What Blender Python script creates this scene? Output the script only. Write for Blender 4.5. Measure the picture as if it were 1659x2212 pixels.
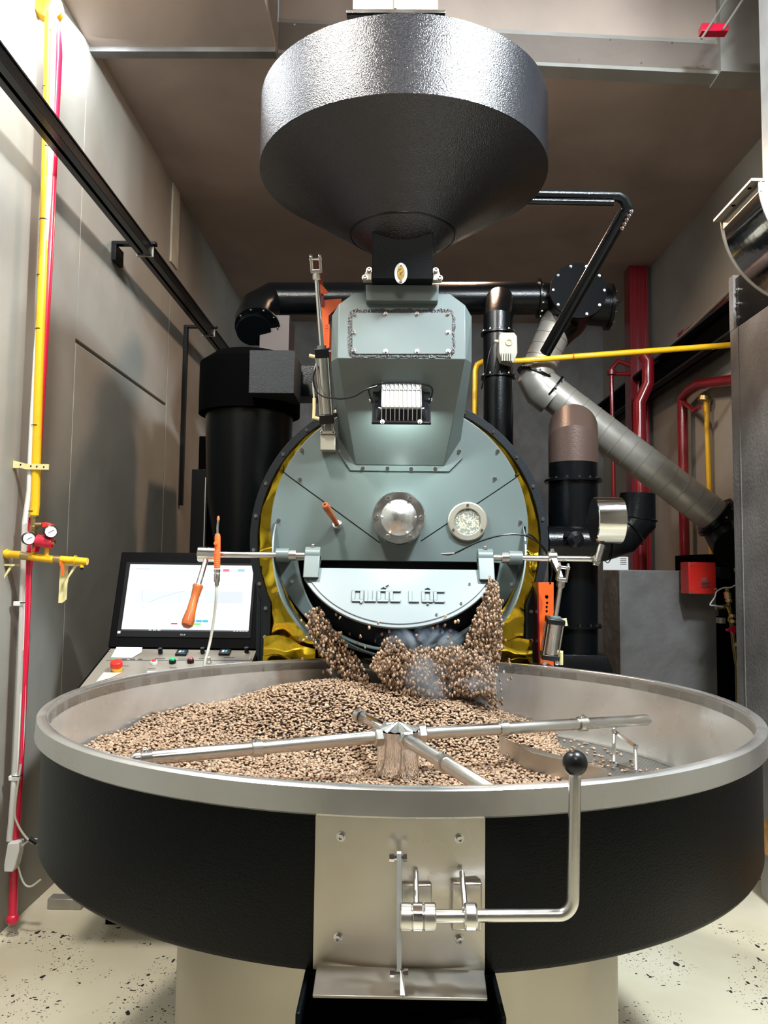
import bpy, bmesh, math, random
import numpy as np
from mathutils import Vector, Matrix, Quaternion
random.seed(7); rng = np.random.default_rng(7)
for _o in list(bpy.data.objects): bpy.data.objects.remove(_o)
SC = bpy.context.scene; COL = SC.collection

# ---------------------------------------------------------------- camera
F = 1684.0; CAM = Vector((-.017, -2.267, 1.5)); PITCH, YAW, ROLL = .0730, .0142, .0123
_cam = bpy.data.cameras.new('camera'); cam = bpy.data.objects.new('camera', _cam); COL.objects.link(cam)
_fw = Vector((0, math.cos(PITCH), math.sin(PITCH))); _up = Vector((0, -math.sin(PITCH), math.cos(PITCH))); _rt = Vector((1, 0, 0))
AX = math.cos(ROLL)*_rt + math.sin(ROLL)*_up; AU = -math.sin(ROLL)*_rt + math.cos(ROLL)*_up
_yz = Matrix.Rotation(YAW, 3, 'Z'); AX = _yz @ AX; AU = _yz @ AU; AF = _yz @ _fw
cam.matrix_world = Matrix(((AX.x, AU.x, -AF.x, CAM.x), (AX.y, AU.y, -AF.y, CAM.y), (AX.z, AU.z, -AF.z, CAM.z), (0, 0, 0, 1)))
_cam.sensor_fit = 'HORIZONTAL'; _cam.sensor_width = 36; _cam.lens = 36*F/1659; _cam.clip_start = .02; _cam.clip_end = 60
SC.camera = cam

# ---------------------------------------------------------------- world, lamps, exposure
W = bpy.data.worlds.new('world'); SC.world = W; W.use_nodes = True
W.node_tree.nodes['Background'].inputs[0].default_value = (.6, .65, .7, 1); W.node_tree.nodes['Background'].inputs[1].default_value = .3
SC.view_settings.view_transform = 'Standard'; SC.view_settings.look = 'None'; SC.view_settings.gamma = 1
SC.view_settings.use_curve_mapping = False; SC.view_settings.exposure = 0.28
def lamp(name, loc, tgt, size, power, col, sy=None):
    l = bpy.data.lights.new(name, 'AREA'); l.size = size; l.energy = power; l.color = col
    if sy: l.shape = 'RECTANGLE'; l.size_y = sy
    o = bpy.data.objects.new(name, l); COL.objects.link(o); o.location = loc
    o.rotation_euler = (Vector(tgt)-Vector(loc)).to_track_quat('-Z', 'Y').to_euler(); return o
lamp('ceiling_lamp_key', (-1.02, -.45, 4.12), (0, .3, 1.2), .30, 115, (1, .97, .9))
lamp('ceiling_lamp_cool', (1.2, -.75, 4.15), (0, .3, 1.2), .30, 190, (.84, .94, 1))
lamp('rear_fill_light', (.2, -3.6, 4.8), (0, -.4, .6), 1.0, 50, (1, .96, .9))  # added unseen fill from behind the camera, brightens the tray front
lamp('ceiling_lamp_warm', (.45, 3.0, 4.05), (.2, 2.3, 1.8), .3, 34, (1, .66, .45))
lamp('ceiling_lamp_left', (-1.42, .9, 4.05), (-1.5, 1.4, 1.2), .18, 26, (.85, .92, 1), 1.3)
lamp('ceiling_lamp_right', (1.95, -.5, 4.6), (1.7, 1.4, 1.4), .25, 34, (.9, .95, 1), 1.2)

# ---------------------------------------------------------------- pixel -> world on a real plane
def ray(px, py): return AX*((px-829.5)/F) - AU*((py-1106)/F) + AF
def hit(px, py, p0, n):
    d = ray(px, py); n = Vector(n); return CAM + d*((Vector(p0)-CAM).dot(n)/d.dot(n))
def PY(px, py, y): return hit(px, py, (0, y, 0), (0, 1, 0))
def PX(px, py, x): return hit(px, py, (x, 0, 0), (1, 0, 0))
def PZ(px, py, z): return hit(px, py, (0, 0, z), (0, 0, 1))

# ---------------------------------------------------------------- materials
MATS = {}
def mat(name, col, rough=.5, metal=0., bump=None, var=None, rvar=None, coat=0, emit=None, spec=.5, trans=0, stretch=None, rand=0):
    """bump=(scale,strength[,detail]); var=(scale,col2[,lo,hi]); rvar=(scale,amount)"""
    m = bpy.data.materials.new(name); m.use_nodes = True; nt = m.node_tree; b = nt.nodes['Principled BSDF']
    b.inputs['Base Color'].default_value = (*col, 1); b.inputs['Roughness'].default_value = rough; b.inputs['Metallic'].default_value = metal
    b.inputs['Coat Weight'].default_value = coat; b.inputs['Specular IOR Level'].default_value = spec
    if coat: b.inputs['Coat Roughness'].default_value = .08
    if trans: b.inputs['Transmission Weight'].default_value = trans
    if emit: b.inputs['Emission Color'].default_value = (*emit[0], 1); b.inputs['Emission Strength'].default_value = emit[1]
    tc = nt.nodes.new('ShaderNodeTexCoord'); src = tc.outputs['Object']
    if stretch:
        mp = nt.nodes.new('ShaderNodeMapping'); mp.inputs['Scale'].default_value = stretch; nt.links.new(src, mp.inputs[0]); src = mp.outputs[0]
    def noise(sc, det=3, dist=0.):
        n = nt.nodes.new('ShaderNodeTexNoise'); n.inputs['Scale'].default_value = sc; n.inputs['Detail'].default_value = det
        n.inputs['Distortion'].default_value = dist; nt.links.new(src, n.inputs['Vector']); return n
    colout = None
    if var:
        n = noise(var[0], 5, .4); r = nt.nodes.new('ShaderNodeValToRGB'); lo, hi = (var[2], var[3]) if len(var) > 3 else (.35, .65)
        r.color_ramp.elements[0].position = lo; r.color_ramp.elements[1].position = hi
        r.color_ramp.elements[0].color = (*col, 1); r.color_ramp.elements[1].color = (*var[1], 1)
        nt.links.new(n.outputs['Fac'], r.inputs[0]); colout = r.outputs[0]
        nt.links.new(colout, b.inputs['Base Color'])
    if rand:
        a = nt.nodes.new('ShaderNodeAttribute'); a.attribute_name = 'tone'
        h = nt.nodes.new('ShaderNodeHueSaturation'); h.inputs['Color'].default_value = (*col, 1)
        oi = nt.nodes.new('ShaderNodeObjectInfo')
        ad = nt.nodes.new('ShaderNodeMath'); ad.operation = 'ADD'; nt.links.new(a.outputs['Fac'], ad.inputs[0]); nt.links.new(oi.outputs['Random'], ad.inputs[1])
        fr = nt.nodes.new('ShaderNodeMath'); fr.operation = 'FRACT'; nt.links.new(ad.outputs[0], fr.inputs[0])
        mm = nt.nodes.new('ShaderNodeMapRange'); mm.inputs['To Min'].default_value = 1-rand; mm.inputs['To Max'].default_value = 1+rand
        nt.links.new(fr.outputs[0], mm.inputs['Value']); nt.links.new(mm.outputs[0], h.inputs['Value'])
        if colout: nt.links.new(colout, h.inputs['Color'])
        nt.links.new(h.outputs[0], b.inputs['Base Color'])
    if rvar:
        n = noise(rvar[0], 4); mm = nt.nodes.new('ShaderNodeMapRange'); mm.inputs['To Min'].default_value = max(.02, rough-rvar[1]); mm.inputs['To Max'].default_value = rough+rvar[1]
        mm.inputs['From Min'].default_value = .3; mm.inputs['From Max'].default_value = .7
        nt.links.new(n.outputs['Fac'], mm.inputs['Value']); nt.links.new(mm.outputs[0], b.inputs['Roughness'])
    if bump:
        n = noise(bump[0], bump[2] if len(bump) > 2 else 3); bp = nt.nodes.new('ShaderNodeBump'); bp.inputs['Strength'].default_value = bump[1]
        bp.inputs['Distance'].default_value = bump[3] if len(bump) > 3 else .004
        nt.links.new(n.outputs['Fac'], bp.inputs['Height']); nt.links.new(bp.outputs[0], b.inputs['Normal'])
    MATS[name] = m; return m
mat('wall_plaster', (.33, .325, .29), .6, var=(1.1, (.27, .245, .205), .36, .68), bump=(5, .25, 5, .02), rvar=(2, .12))
mat('ceiling_plaster', (.47, .38, .32), .7, var=(1.1, (.31, .25, .22), .35, .7), bump=(4, .2, 4, .02))
mat('panel_plaster', (.36, .36, .34), .7, var=(2.5, (.27, .26, .24)), bump=(6, .15))
mat('concrete', (.16, .155, .15), .6, var=(3.5, (.105, .10, .095)), bump=(9, .5, 6, .02))
mat('casing_grey', (.23, .22, .21), .55, var=(3, (.14, .13, .125)), bump=(60, .3, 6, .01), rvar=(4, .15))
mat('mortar_pale', (.5, .47, .38), .8, var=(6, (.4, .37, .3)))
mat('grey_enamel', (.105, .132, .128), .36, var=(2.2, (.115, .145, .14)), bump=(500, .05), rvar=(3, .06))
mat('door_enamel', (.15, .175, .182), .36, rvar=(3, .06))
mat('steel', (.66, .65, .62), .27, 1, rvar=(5, .10), var=(3, (.58, .56, .52)), bump=(90, .03, 2))
mat('steel_sheet', (.52, .475, .41), .34, 1, rvar=(4, .10), var=(2.5, (.66, .65, .62)), bump=(8, .10, 2, .01))
mat('steel_brushed_wall', (.75, .75, .73), .30, .72, rvar=(5, .1), var=(3.5, (.58, .565, .53)), bump=(5, .12, 3, .01))
mat('steel_rim', (.66, .66, .64), .30, .9, rvar=(4, .1), var=(3, (.58, .57, .55)))
mat('zinc', (.62, .66, .68), .38, .45, var=(9, (.52, .56, .6)))
mat('flange_black', (.002, .0025, .003), .6, spec=.08, bump=(200, .2))
mat('steel_beige', (.42, .385, .32), .42, .75, rvar=(3, .08))
mat('chrome', (.8, .8, .8), .09, 1, bump=(25, .08, 2))
mat('duct_steel', (.44, .42, .38), .42, .5, var=(6, (.33, .31, .27)), rvar=(6, .12))
mat('gold_mirror', (.98, .70, .05), .08, 1, bump=(8, .55, 1, .04))
mat('hub_chrome', (.72, .73, .73), .2, 1, bump=(14, .35, 3, .01), rvar=(20, .12))
mat('dark_plaster', (.22, .21, .2), .7)
mat('black_leather', (.0018, .0024, .0034), .40, bump=(260, .22, 2), spec=.10)
mat('black_hammered', (.002, .003, .006), .23, bump=(240, .5, 2, .004), spec=.75)
mat('black_gloss', (.002, .0028, .0034), .25, bump=(170, .2, 2), spec=.3)
mat('black_matte', (.0012, .0012, .0015), .8, spec=.03)
mat('black_plastic', (.005, .005, .006), .3, spec=.35)
mat('dark_flange', (.012, .015, .018), .55, spec=.2, bump=(200, .3))
mat('box_textured', (.03, .034, .036), .55, bump=(180, .9, 2, .006))
mat('painted_warm_light', (.045, .026, .02), .5)  # warm light falling on the riser panel, put into its base colour
mat('painted_warm_sheen', (.12, .078, .063), .38, .3, bump=(110, .3))  # warm reflection on the black pipe bend, painted as base colour
mat('red_paint', (.62, .01, .045), .3, coat=.4)
mat('dark_red_paint', (.20, .008, .014), .25, coat=.5)
mat('red_plastic', (.75, .02, .015), .35, var=(8, (.6, .03, .02)))
mat('yellow_paint', (.85, .48, .01), .35, coat=.3, var=(30, (.72, .38, .01), .55, .8))
mat('pale_yellow', (.70, .62, .30), .5)
mat('orange_paint', (.85, .12, .015), .4)
mat('orange_plastic', (.9, .14, .03), .4)
mat('ivory_plastic', (.36, .34, .27), .5)
mat('white_plastic', (.72, .72, .69), .5)
mat('green_plastic', (.0, .35, .12), .3)
mat('wood', (.50, .13, .025), .28, coat=.6, var=(18, (.33, .07, .015)), stretch=(1, 1, .2))
mat('pallet_wood', (.62, .33, .09), .6, var=(14, (.45, .22, .06)), stretch=(.3, 3, 3))
mat('brass', (.55, .42, .2), .35, 1)
mat('paper', (.72, .72, .70), .8)
mat('note_paper', (.72, .66, .48), .8)
mat('sealant', (.006, .006, .007), .3, bump=(150, 1, 3, .004))
mat('hose_clear', (.55, .53, .45), .3)
mat('screen_white', (.1, .1, .1), .3, emit=((.80, .88, .95), 1.1))
mat('screen_band', (.1, .1, .1), .3, emit=((.66, .72, .78), .9))
mat('screen_line', (.1, .1, .1), .3, emit=((.42, .45, .5), .8))
mat('screen_red', (.1, .0, .0), .3, emit=((.85, .02, .12), .9))
mat('screen_blue', (.0, .1, .1), .3, emit=((.06, .42, .62), .9))
mat('screen_green', (.0, .1, .0), .3, emit=((.25, .8, .15), .9))
mat('screen_dark', (.02, .02, .02), .3, emit=((.1, .12, .14), .7))
mat('ink', (.05, .05, .06), .7)
mat('console_plate', (.30, .265, .215), .42, .4, rvar=(5, .08), bump=(300, .08))
mat('console_black', (.0015, .0015, .002), .55, spec=.08)
mat('lamp_alu', (.45, .45, .44), .5, .4)
mat('bean', (.29, .185, .115), .40, rand=.4, spec=.5)
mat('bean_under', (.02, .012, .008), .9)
mat('badge_gold', (.35, .24, .06), .35, .8, var=(120, (.1, .06, .02)))
mat('sight_beans', (.62, .53, .3), .5)
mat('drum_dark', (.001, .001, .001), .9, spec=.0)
g = mat('glass', (.9, .93, .9), .03); g.node_tree.nodes['Principled BSDF'].inputs['Alpha'].default_value = .14
# terrazzo floor with its dark stone chips
def terrazzo():
    m = mat('terrazzo', (.55, .50, .38), .35); nt = m.node_tree; b = nt.nodes['Principled BSDF']
    tc = nt.nodes.new('ShaderNodeTexCoord'); n = nt.nodes.new('ShaderNodeTexNoise'); n.inputs['Scale'].default_value = 1.6; n.inputs['Detail'].default_value = 6
    r = nt.nodes.new('ShaderNodeValToRGB'); r.color_ramp.elements[0].position = .35; r.color_ramp.elements[1].position = .65
    r.color_ramp.elements[0].color = (.60, .54, .38, 1); r.color_ramp.elements[1].color = (.74, .68, .52, 1)
    nt.links.new(tc.outputs['Object'], n.inputs['Vector']); nt.links.new(n.outputs['Fac'], r.inputs[0])
    last = r.outputs[0]
    for sc, th, st in ((38, .66, (1, .5, 1)), (85, .62, (.5, 1, 1)), (170, .6, (1, .6, 1))):
        mp = nt.nodes.new('ShaderNodeMapping'); mp.inputs['Scale'].default_value = st; mp.inputs['Rotation'].default_value = (0, 0, .6)
        nw = nt.nodes.new('ShaderNodeTexNoise'); nw.inputs['Scale'].default_value = 30; nt.links.new(tc.outputs['Object'], nw.inputs['Vector'])
        mxv = nt.nodes.new('ShaderNodeMixRGB'); mxv.inputs[0].default_value = .03; nt.links.new(tc.outputs['Object'], mxv.inputs[1]); nt.links.new(nw.outputs['Color'], mxv.inputs[2])
        nt.links.new(mxv.outputs[0], mp.inputs[0])
        v = nt.nodes.new('ShaderNodeTexVoronoi'); v.inputs['Scale'].default_value = sc; nt.links.new(mp.outputs[0], v.inputs['Vector'])
        sp = nt.nodes.new('ShaderNodeSeparateColor'); nt.links.new(v.outputs['Color'], sp.inputs[0])
        n2 = nt.nodes.new('ShaderNodeTexNoise'); n2.inputs['Scale'].default_value = 3.0; nt.links.new(tc.outputs['Object'], n2.inputs['Vector'])
        thr = nt.nodes.new('ShaderNodeMath'); thr.operation = 'MULTIPLY'; nt.links.new(sp.outputs[0], thr.inputs[0]); thr.inputs[1].default_value = 1.0
        c = nt.nodes.new('ShaderNodeMath'); c.operation = 'SUBTRACT'; nt.links.new(thr.outputs[0], c.inputs[0]); c.inputs[1].default_value = th
        lt = nt.nodes.new('ShaderNodeMath'); lt.operation = 'LESS_THAN'; nt.links.new(v.outputs['Distance'], lt.inputs[0]); nt.links.new(c.outputs[0], lt.inputs[1])
        gt = nt.nodes.new('ShaderNodeMath'); gt.operation = 'GREATER_THAN'; nt.links.new(n2.outputs['Fac'], gt.inputs[0]); gt.inputs[1].default_value = .47
        mu = nt.nodes.new('ShaderNodeMath'); mu.operation = 'MULTIPLY'; nt.links.new(lt.outputs[0], mu.inputs[0]); nt.links.new(gt.outputs[0], mu.inputs[1])
        mx = nt.nodes.new('ShaderNodeMixRGB'); nt.links.new(mu.outputs[0], mx.inputs[0]); nt.links.new(last, mx.inputs[1]); mx.inputs[2].default_value = (.03, .025, .03, 1)
        last = mx.outputs[0]
    nt.links.new(last, b.inputs['Base Color'])
terrazzo()
# perforated tray floor: rows of fine dark slots
def perforated():
    m = mat('perforated_steel', (.5, .5, .48), .4, .9); nt = m.node_tree; b = nt.nodes['Principled BSDF']
    tc = nt.nodes.new('ShaderNodeTexCoord'); mp = nt.nodes.new('ShaderNodeMapping'); mp.inputs['Rotation'].default_value = (0, 0, .5)
    br = nt.nodes.new('ShaderNodeTexBrick'); br.inputs['Scale'].default_value = 40; br.inputs['Mortar Size'].default_value = .03
    br.inputs['Color1'].default_value = (.02, .02, .02, 1); br.inputs['Color2'].default_value = (.04, .04, .04, 1); br.inputs['Mortar'].default_value = (.55, .55, .52, 1)
    br.inputs['Brick Width'].default_value = .9; br.inputs['Row Height'].default_value = .16
    nt.links.new(tc.outputs['Object'], mp.inputs[0]); nt.links.new(mp.outputs[0], br.inputs['Vector']); nt.links.new(br.outputs['Color'], b.inputs['Base Color'])
perforated()

# ---------------------------------------------------------------- mesh helpers
def V(*a): return Vector(a)
def frame(d):
    d = Vector(d).normalized(); a = Vector((0, 0, 1)) if abs(d.z) < .9 else Vector((1, 0, 0))
    u = a.cross(d).normalized(); return u, d.cross(u), d
class M:
    def __init__(s): s.v = []; s.f = []
    def add(s, vs, fs):
        k = len(s.v); s.v += [tuple(p) for p in vs]; s.f += [tuple(i+k for i in f) for f in fs]; return s
    def box(s, c, sz, rot=None):
        x, y, z = (q/2 for q in sz); vs = [Vector((a*x, b*y, d*z)) for d in (-1, 1) for b in (-1, 1) for a in (-1, 1)]
        if rot is not None: vs = [rot @ p for p in vs]
        c = Vector(c); return s.add([c+p for p in vs], [(0, 2, 3, 1), (4, 5, 7, 6), (0, 1, 5, 4), (2, 6, 7, 3), (0, 4, 6, 2), (1, 3, 7, 5)])
    def span(s, a, b):
        a = Vector(a); b = Vector(b); return s.box((a+b)/2, [abs(q) for q in (b-a)])
    def cyl(s, a, b, r, r2=None, n=28, caps=True):
        return s.lathe([(0, 0), (r, 0), (r2 if r2 is not None else r, 1), (0, 1)] if caps else [(r, 0), (r2 if r2 is not None else r, 1)], a, Vector(b)-Vector(a), n, scale=True)
    def lathe(s, prof, c, ax=(0, 0, 1), n=64, scale=False, a0=0, a1=2*math.pi):
        ax = Vector(ax); L = ax.length if scale else 1; u, w, d = frame(ax); c = Vector(c); k = len(s.v); full = a1-a0 > 6.28
        cols = n if full else n+1; idx = []
        for (r, h) in prof:
            if abs(r) < 1e-9: s.v.append(tuple(c+d*h*L)); idx.append([len(s.v)-1]*cols); continue
            row = []
            for i in range(cols):
                t = a0+(a1-a0)*i/n; s.v.append(tuple(c+d*h*L+(u*math.cos(t)+w*math.sin(t))*r)); row.append(len(s.v)-1)
            idx.append(row)
        for j in range(len(prof)-1):
            A, B = idx[j], idx[j+1]
            for i in range(n):
                i2 = (i+1) % cols; q = [A[i], A[i2], B[i2], B[i]]; o = []
                for e in q:
                    if e not in o: o.append(e)
                if len(o) > 2: s.f.append(tuple(o))
        return s
    def tube(s, pts, r, n=14, caps=True, radii=None):
        pts = [Vector(p) for p in pts]
        if r < .0065 and len(pts) > 2 and not radii:      # cables and hoses: smooth the path
            q = [pts[0]*2-pts[1]]+pts+[pts[-1]*2-pts[-2]]; out = []
            for i in range(1, len(q)-2):
                for k_ in range(6):
                    t = k_/6; a, b, c, d = q[i-1:i+3]; out.append(.5*((2*b)+(c-a)*t+(2*a-5*b+4*c-d)*t*t+(3*b-a-3*c+d)*t**3))
            pts = out+[pts[-1]]
        m = len(pts); T = []
        for i in range(m):
            if i == 0: t = pts[1]-pts[0]
            elif i == m-1: t = pts[-1]-pts[-2]
            else: t = (pts[i+1]-pts[i]).normalized()+(pts[i]-pts[i-1]).normalized()
            T.append(t.normalized())
        u, w, d = frame(T[0]); k = len(s.v)
        for i in range(m):
            if i: q = T[i-1].rotation_difference(T[i]); u = q @ u; w = q @ w
            rr = radii[i] if radii else r; sc = 1.
            if 0 < i < m-1:
                c = T[i].dot((pts[i+1]-pts[i]).normalized()); sc = 1/max(c, .5)
                bi = ((pts[i+1]-pts[i]).normalized()-(pts[i]-pts[i-1]).normalized())
                bi = bi.normalized() if bi.length > 1e-5 else None
            else: bi = None
            for j in range(n):
                a = 2*math.pi*j/n; o = (u*math.cos(a)+w*math.sin(a))*rr
                if bi is not None: o = o+bi*(o.dot(bi)*(sc-1))
                s.v.append(tuple(pts[i]+o))
        for i in range(m-1):
            for j in range(n):
                a = k+i*n+j; b = k+i*n+(j+1) % n; s.f.append((a, b, b+n, a+n))
        if caps: s.f.append(tuple(k+j for j in reversed(range(n)))); s.f.append(tuple(k+(m-1)*n+j for j in range(n)))
        return s
    def prism(s, poly, off):
        off = Vector(off); poly = [Vector(p) for p in poly]; n = len(poly); vs = poly+[p+off for p in poly]
        return s.add(vs, [tuple(range(n)), tuple(reversed(range(n, 2*n)))]+[(i, i+n, (i+1) % n+n, (i+1) % n) for i in range(n)])
    def ring(s, outer, inner, off):      # closed strip between two outlines, extruded
        off = Vector(off); n = len(outer); O = [Vector(p) for p in outer]; I = [Vector(p) for p in inner]
        vs = O+I+[p+off for p in O]+[p+off for p in I]; fs = []
        for i in range(n):
            j = (i+1) % n; fs += [(i, j, n+j, n+i), (2*n+i, 3*n+i, 3*n+j, 2*n+j), (i, 2*n+i, 2*n+j, j), (n+i, n+j, 3*n+j, 3*n+i)]
        return s.add(vs, fs)
    def hull(s, pts):
        bm = bmesh.new()
        for p in pts: bm.verts.new(p)
        r = bmesh.ops.convex_hull(bm, input=bm.verts); bm.verts.index_update()
        bmesh.ops.dissolve_limit(bm, angle_limit=.02, verts=bm.verts, edges=bm.edges); bm.verts.index_update()
        s.add([v.co.copy() for v in bm.verts], [tuple(v.index for v in f.verts) for f in bm.faces]); bm.free(); return s
    def sphere(s, c, r, n=24, sq=(1, 1, 1)):
        m = n//2; k = len(s.v); c = Vector(c)
        prof = [(r*math.sin(math.pi*i/m), -r*math.cos(math.pi*i/m)) for i in range(m+1)]
        prof[0] = (0, -r); prof[-1] = (0, r); s.lathe(prof, (0, 0, 0), n=n)
        s.v[k:] = [(c.x+p[0]*sq[0], c.y+p[1]*sq[1], c.z+p[2]*sq[2]) for p in s.v[k:]]; return s
def rootloc(o):
    while o.parent: o = o.parent
    return o.location.copy()
def setp(o, label=None, cat=None, group=None, kind=None):
    for k, v in (('label', label), ('category', cat), ('group', group), ('kind', kind)):
        if v: o[k] = v
    return o
def fin(me, mt, sharp):
    me.materials.append(MATS[mt])
    bm = bmesh.new(); bm.from_mesh(me); bmesh.ops.recalc_face_normals(bm, faces=bm.faces); bm.to_mesh(me); bm.free()
    if sharp: me.shade_smooth(); me.set_sharp_from_angle(angle=math.radians(sharp))
def build(name, m, mt, parent=None, sharp=35, bevel=0, loc=None, **kw):
    """mesh in world coordinates -> one object; origin at loc (or at the parent's root)"""
    L = Vector(loc) if loc is not None else (rootloc(parent) if parent else sum((Vector(p) for p in m.v), Vector())/max(1, len(m.v)))
    me = bpy.data.meshes.new(name); me.from_pydata([tuple(Vector(p)-L) for p in m.v], [], m.f); me.validate(); fin(me, mt, sharp)
    o = bpy.data.objects.new(name, me); COL.objects.link(o)
    if parent: o.parent = parent; o.location = L-rootloc(parent)
    else: o.location = L
    if bevel:
        b = o.modifiers.new('bevel', 'BEVEL'); b.width = bevel; b.segments = 2; b.limit_method = 'ANGLE'; b.angle_limit = math.radians(35)
    return setp(o, **kw)
def thing(name, loc, label, cat, group=None):
    o = bpy.data.objects.new(name, None); COL.objects.link(o); o.location = loc; o.empty_display_size = .05
    return setp(o, label, cat, group)
def part_at(name, me, parent, loc, d=(0, 0, 1), spin=0):
    """a part sharing a mesh; its local +Z points along d"""
    o = bpy.data.objects.new(name, me); COL.objects.link(o); o.parent = parent
    o.location = Vector(loc)-rootloc(parent); o.rotation_mode = 'QUATERNION'
    o.rotation_quaternion = Vector((0, 0, 1)).rotation_difference(Vector(d).normalized()) @ Quaternion((0, 0, 1), spin); return o
def shared(name, m, mt, sharp=35):
    me = bpy.data.meshes.new(name); me.from_pydata(m.v, [], m.f); fin(me, mt, sharp); return me
# socket-head screw (origin at its seat) in three sizes
def screw_mesh(r, h, mt):
    m = M().lathe([(r*1.45, 0), (r*1.45, h*.15), (r, h*.15), (r, h*.92), (r*.9, h), (r*.55, h), (r*.5, h*.5), (0, h*.5)], (0, 0, 0), n=12); return shared('bolt', m, mt)
S_M = screw_mesh(.0055, .008, 'chrome'); S_S = screw_mesh(.004, .006, 'chrome'); S_L = screw_mesh(.008, .012, 'steel')
HEX_S = shared('bolt', M().lathe([(.009, 0), (.009, .004), (.006, .004), (.006, .011), (0, .011)], (0, 0, 0), n=6), 'chrome', 20)
def arc(c, r, a0, a1, n, y): return [V(c[0]+r*math.cos(a0+(a1-a0)*i/n), y, c[1]+r*math.sin(a0+(a1-a0)*i/n)) for i in range(n+1)]
def flange_bolts(parent, c, ax, r, n, me=None, off=0, a0=0):
    u, w, d = frame(ax)
    for i in range(n):
        a = a0+2*math.pi*i/n; part_at('bolt', me or HEX_S, parent, Vector(c)+(u*math.cos(a)+w*math.sin(a))*r+d*off, d)

# ================================================================ THE ROOM
XL, XR, YB, ZC = -1.607, 2.22, 6.087, 4.193
def struct(name, m, mt, **kw): return build(name, m, mt, kind='structure', **kw)
struct('floor', M().span((XL-.3, -5.5, -.12), (XR+.3, YB+.2, 0)), 'terrazzo')
def pane_at(a, b, y0, y1): pass
# left wall: three plaster bays with recessed joints between them
wl = struct('wall_left', M().span((XL-.25, -5.5, 0), (XL-.02, YB, 5.4)), 'wall_plaster')
for i, (a, b, z0, z1) in enumerate(((-5.5, 1.497, 0, 5.4), (1.503, 3.03, 2.62, ZC+.1), (1.503, 3.03, 0, 2.60), (3.04, YB, 0, ZC+.1))):
    build('panel', M().span((XL-.03, a, z0), (XL, b, z1)), 'wall_plaster', wl, bevel=.002)
build('mortar_strip', M().span((XL-.01, 3.0, 3.62), (XL+.012, 3.17, 4.19)), 'mortar_pale', wl, bevel=.003)
struct('wall_right', M().span((XR, -5.5, 0), (XR+.2, YB+.1, 5.4)), 'wall_plaster')
struct('wall_back', M().span((XL-.2, YB, 0), (XR+.2, YB+.15, 5.4)), 'concrete')
struct('wall_front', M().span((XL-.2, -5.65, 0), (XR+.2, -5.5, 5.4)), 'dark_plaster')
ce = struct('ceiling', M().prism([V(XL, 1.55, ZC), V(-.655, 1.60, ZC), V(1.69, 1.76, ZC), V(XR, 1.79, ZC), V(XR, YB, ZC), V(XL, YB, ZC)], (0, 0, .15)), 'ceiling_plaster')
build('panel', M().span((XL, -5.5, 4.15), (-.655, 1.57, 5.2)), 'ceiling_plaster', ce)
build('panel', M().span((-.655, -5.5, 5.2), (XR, 1.8, 5.35)), 'ceiling_plaster', ce)
tb = struct('trim_1', M().prism([V(-.655, 1.60, ZC-.02), V(1.69, 1.76, ZC-.02), V(1.69, 1.86, ZC-.02), V(-.655, 1.70, ZC-.02)], (0, 0, .19)), 'panel_plaster')
build('panel', M().prism([V(-.655, 1.61, ZC+.17), V(1.69, 1.77, ZC+.17), V(1.69, 1.87, ZC+.17), V(-.655, 1.71, ZC+.17)], (0, 0, .9)), 'ceiling_plaster', tb)
build('panel', M().prism([V(1.69, 1.72, ZC-.03), V(XR, 1.75, ZC-.03), V(XR, 1.9, ZC-.03), V(1.69, 1.87, ZC-.03)], (0, 0, 1.05)), 'panel_plaster', tb)
for i in range(14):
    t = (i+.5)/14; p = V(-.655+2.345*t, 1.60+.16*t, ZC+(.02 if i % 2 else .14)); part_at('bolt', S_S, tb, p, (0, -1, 0))
struct('trim_2', M().span((XL, 1.52, 4.125), (-.655, 1.575, 4.15)), 'concrete')
struct('baseboard_back', M().span((XL, YB-.02, 0), (XR, YB, .1)), 'concrete')
struct('baseboard_left', M().span((XL, -5.4, 0), (XL+.004, .2, .012)), 'concrete')

# ================================================================ COOLING TRAY
T = thing('cooling_tray', (0, 0, 0), 'large round stainless cooling tray with black leather-look skirt on a beige pedestal', 'cooling tray')
build('inner_wall', M().lathe([(.925, .885), (.925, 1.128), (.929, 1.128), (.929, .88)], (0, 0, 0), n=160), 'steel_brushed_wall', T)
build('rim', M().lathe([(.925, 1.132), (.9255, 1.137), (.929, 1.139), (.944, 1.139), (.950, 1.135), (.953, 1.094), (.948, 1.090), (.930, 1.092), (.925, 1.10), (.925, 1.132)], (0, 0, 0), n=160), 'steel_rim', T)
build('skirt', M().lathe([(.936, 1.093), (.936, .842), (.930, .832), (.60, .832), (.60, .84)], (0, 0, 0), n=160), 'black_leather', T, label='black leather-textured skirt')
build('perforated_floor', M().lathe([(0, .885), (.925, .885), (.925, .880), (0, .880)], (0, 0, 0), n=96), 'perforated_steel', T)
build('floor_edge', M().lathe([(.925, .885), (.925, .889), (.905, .889), (.905, .885)], (0, 0, 0), n=96), 'steel', T)
build('pedestal', M().lathe([(.595, .831), (.595, .02), (.62, .02), (.62, 0), (0, 0)], (0, 0, 0), n=96), 'steel_beige', T, label='beige metallic drum pedestal')
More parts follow.
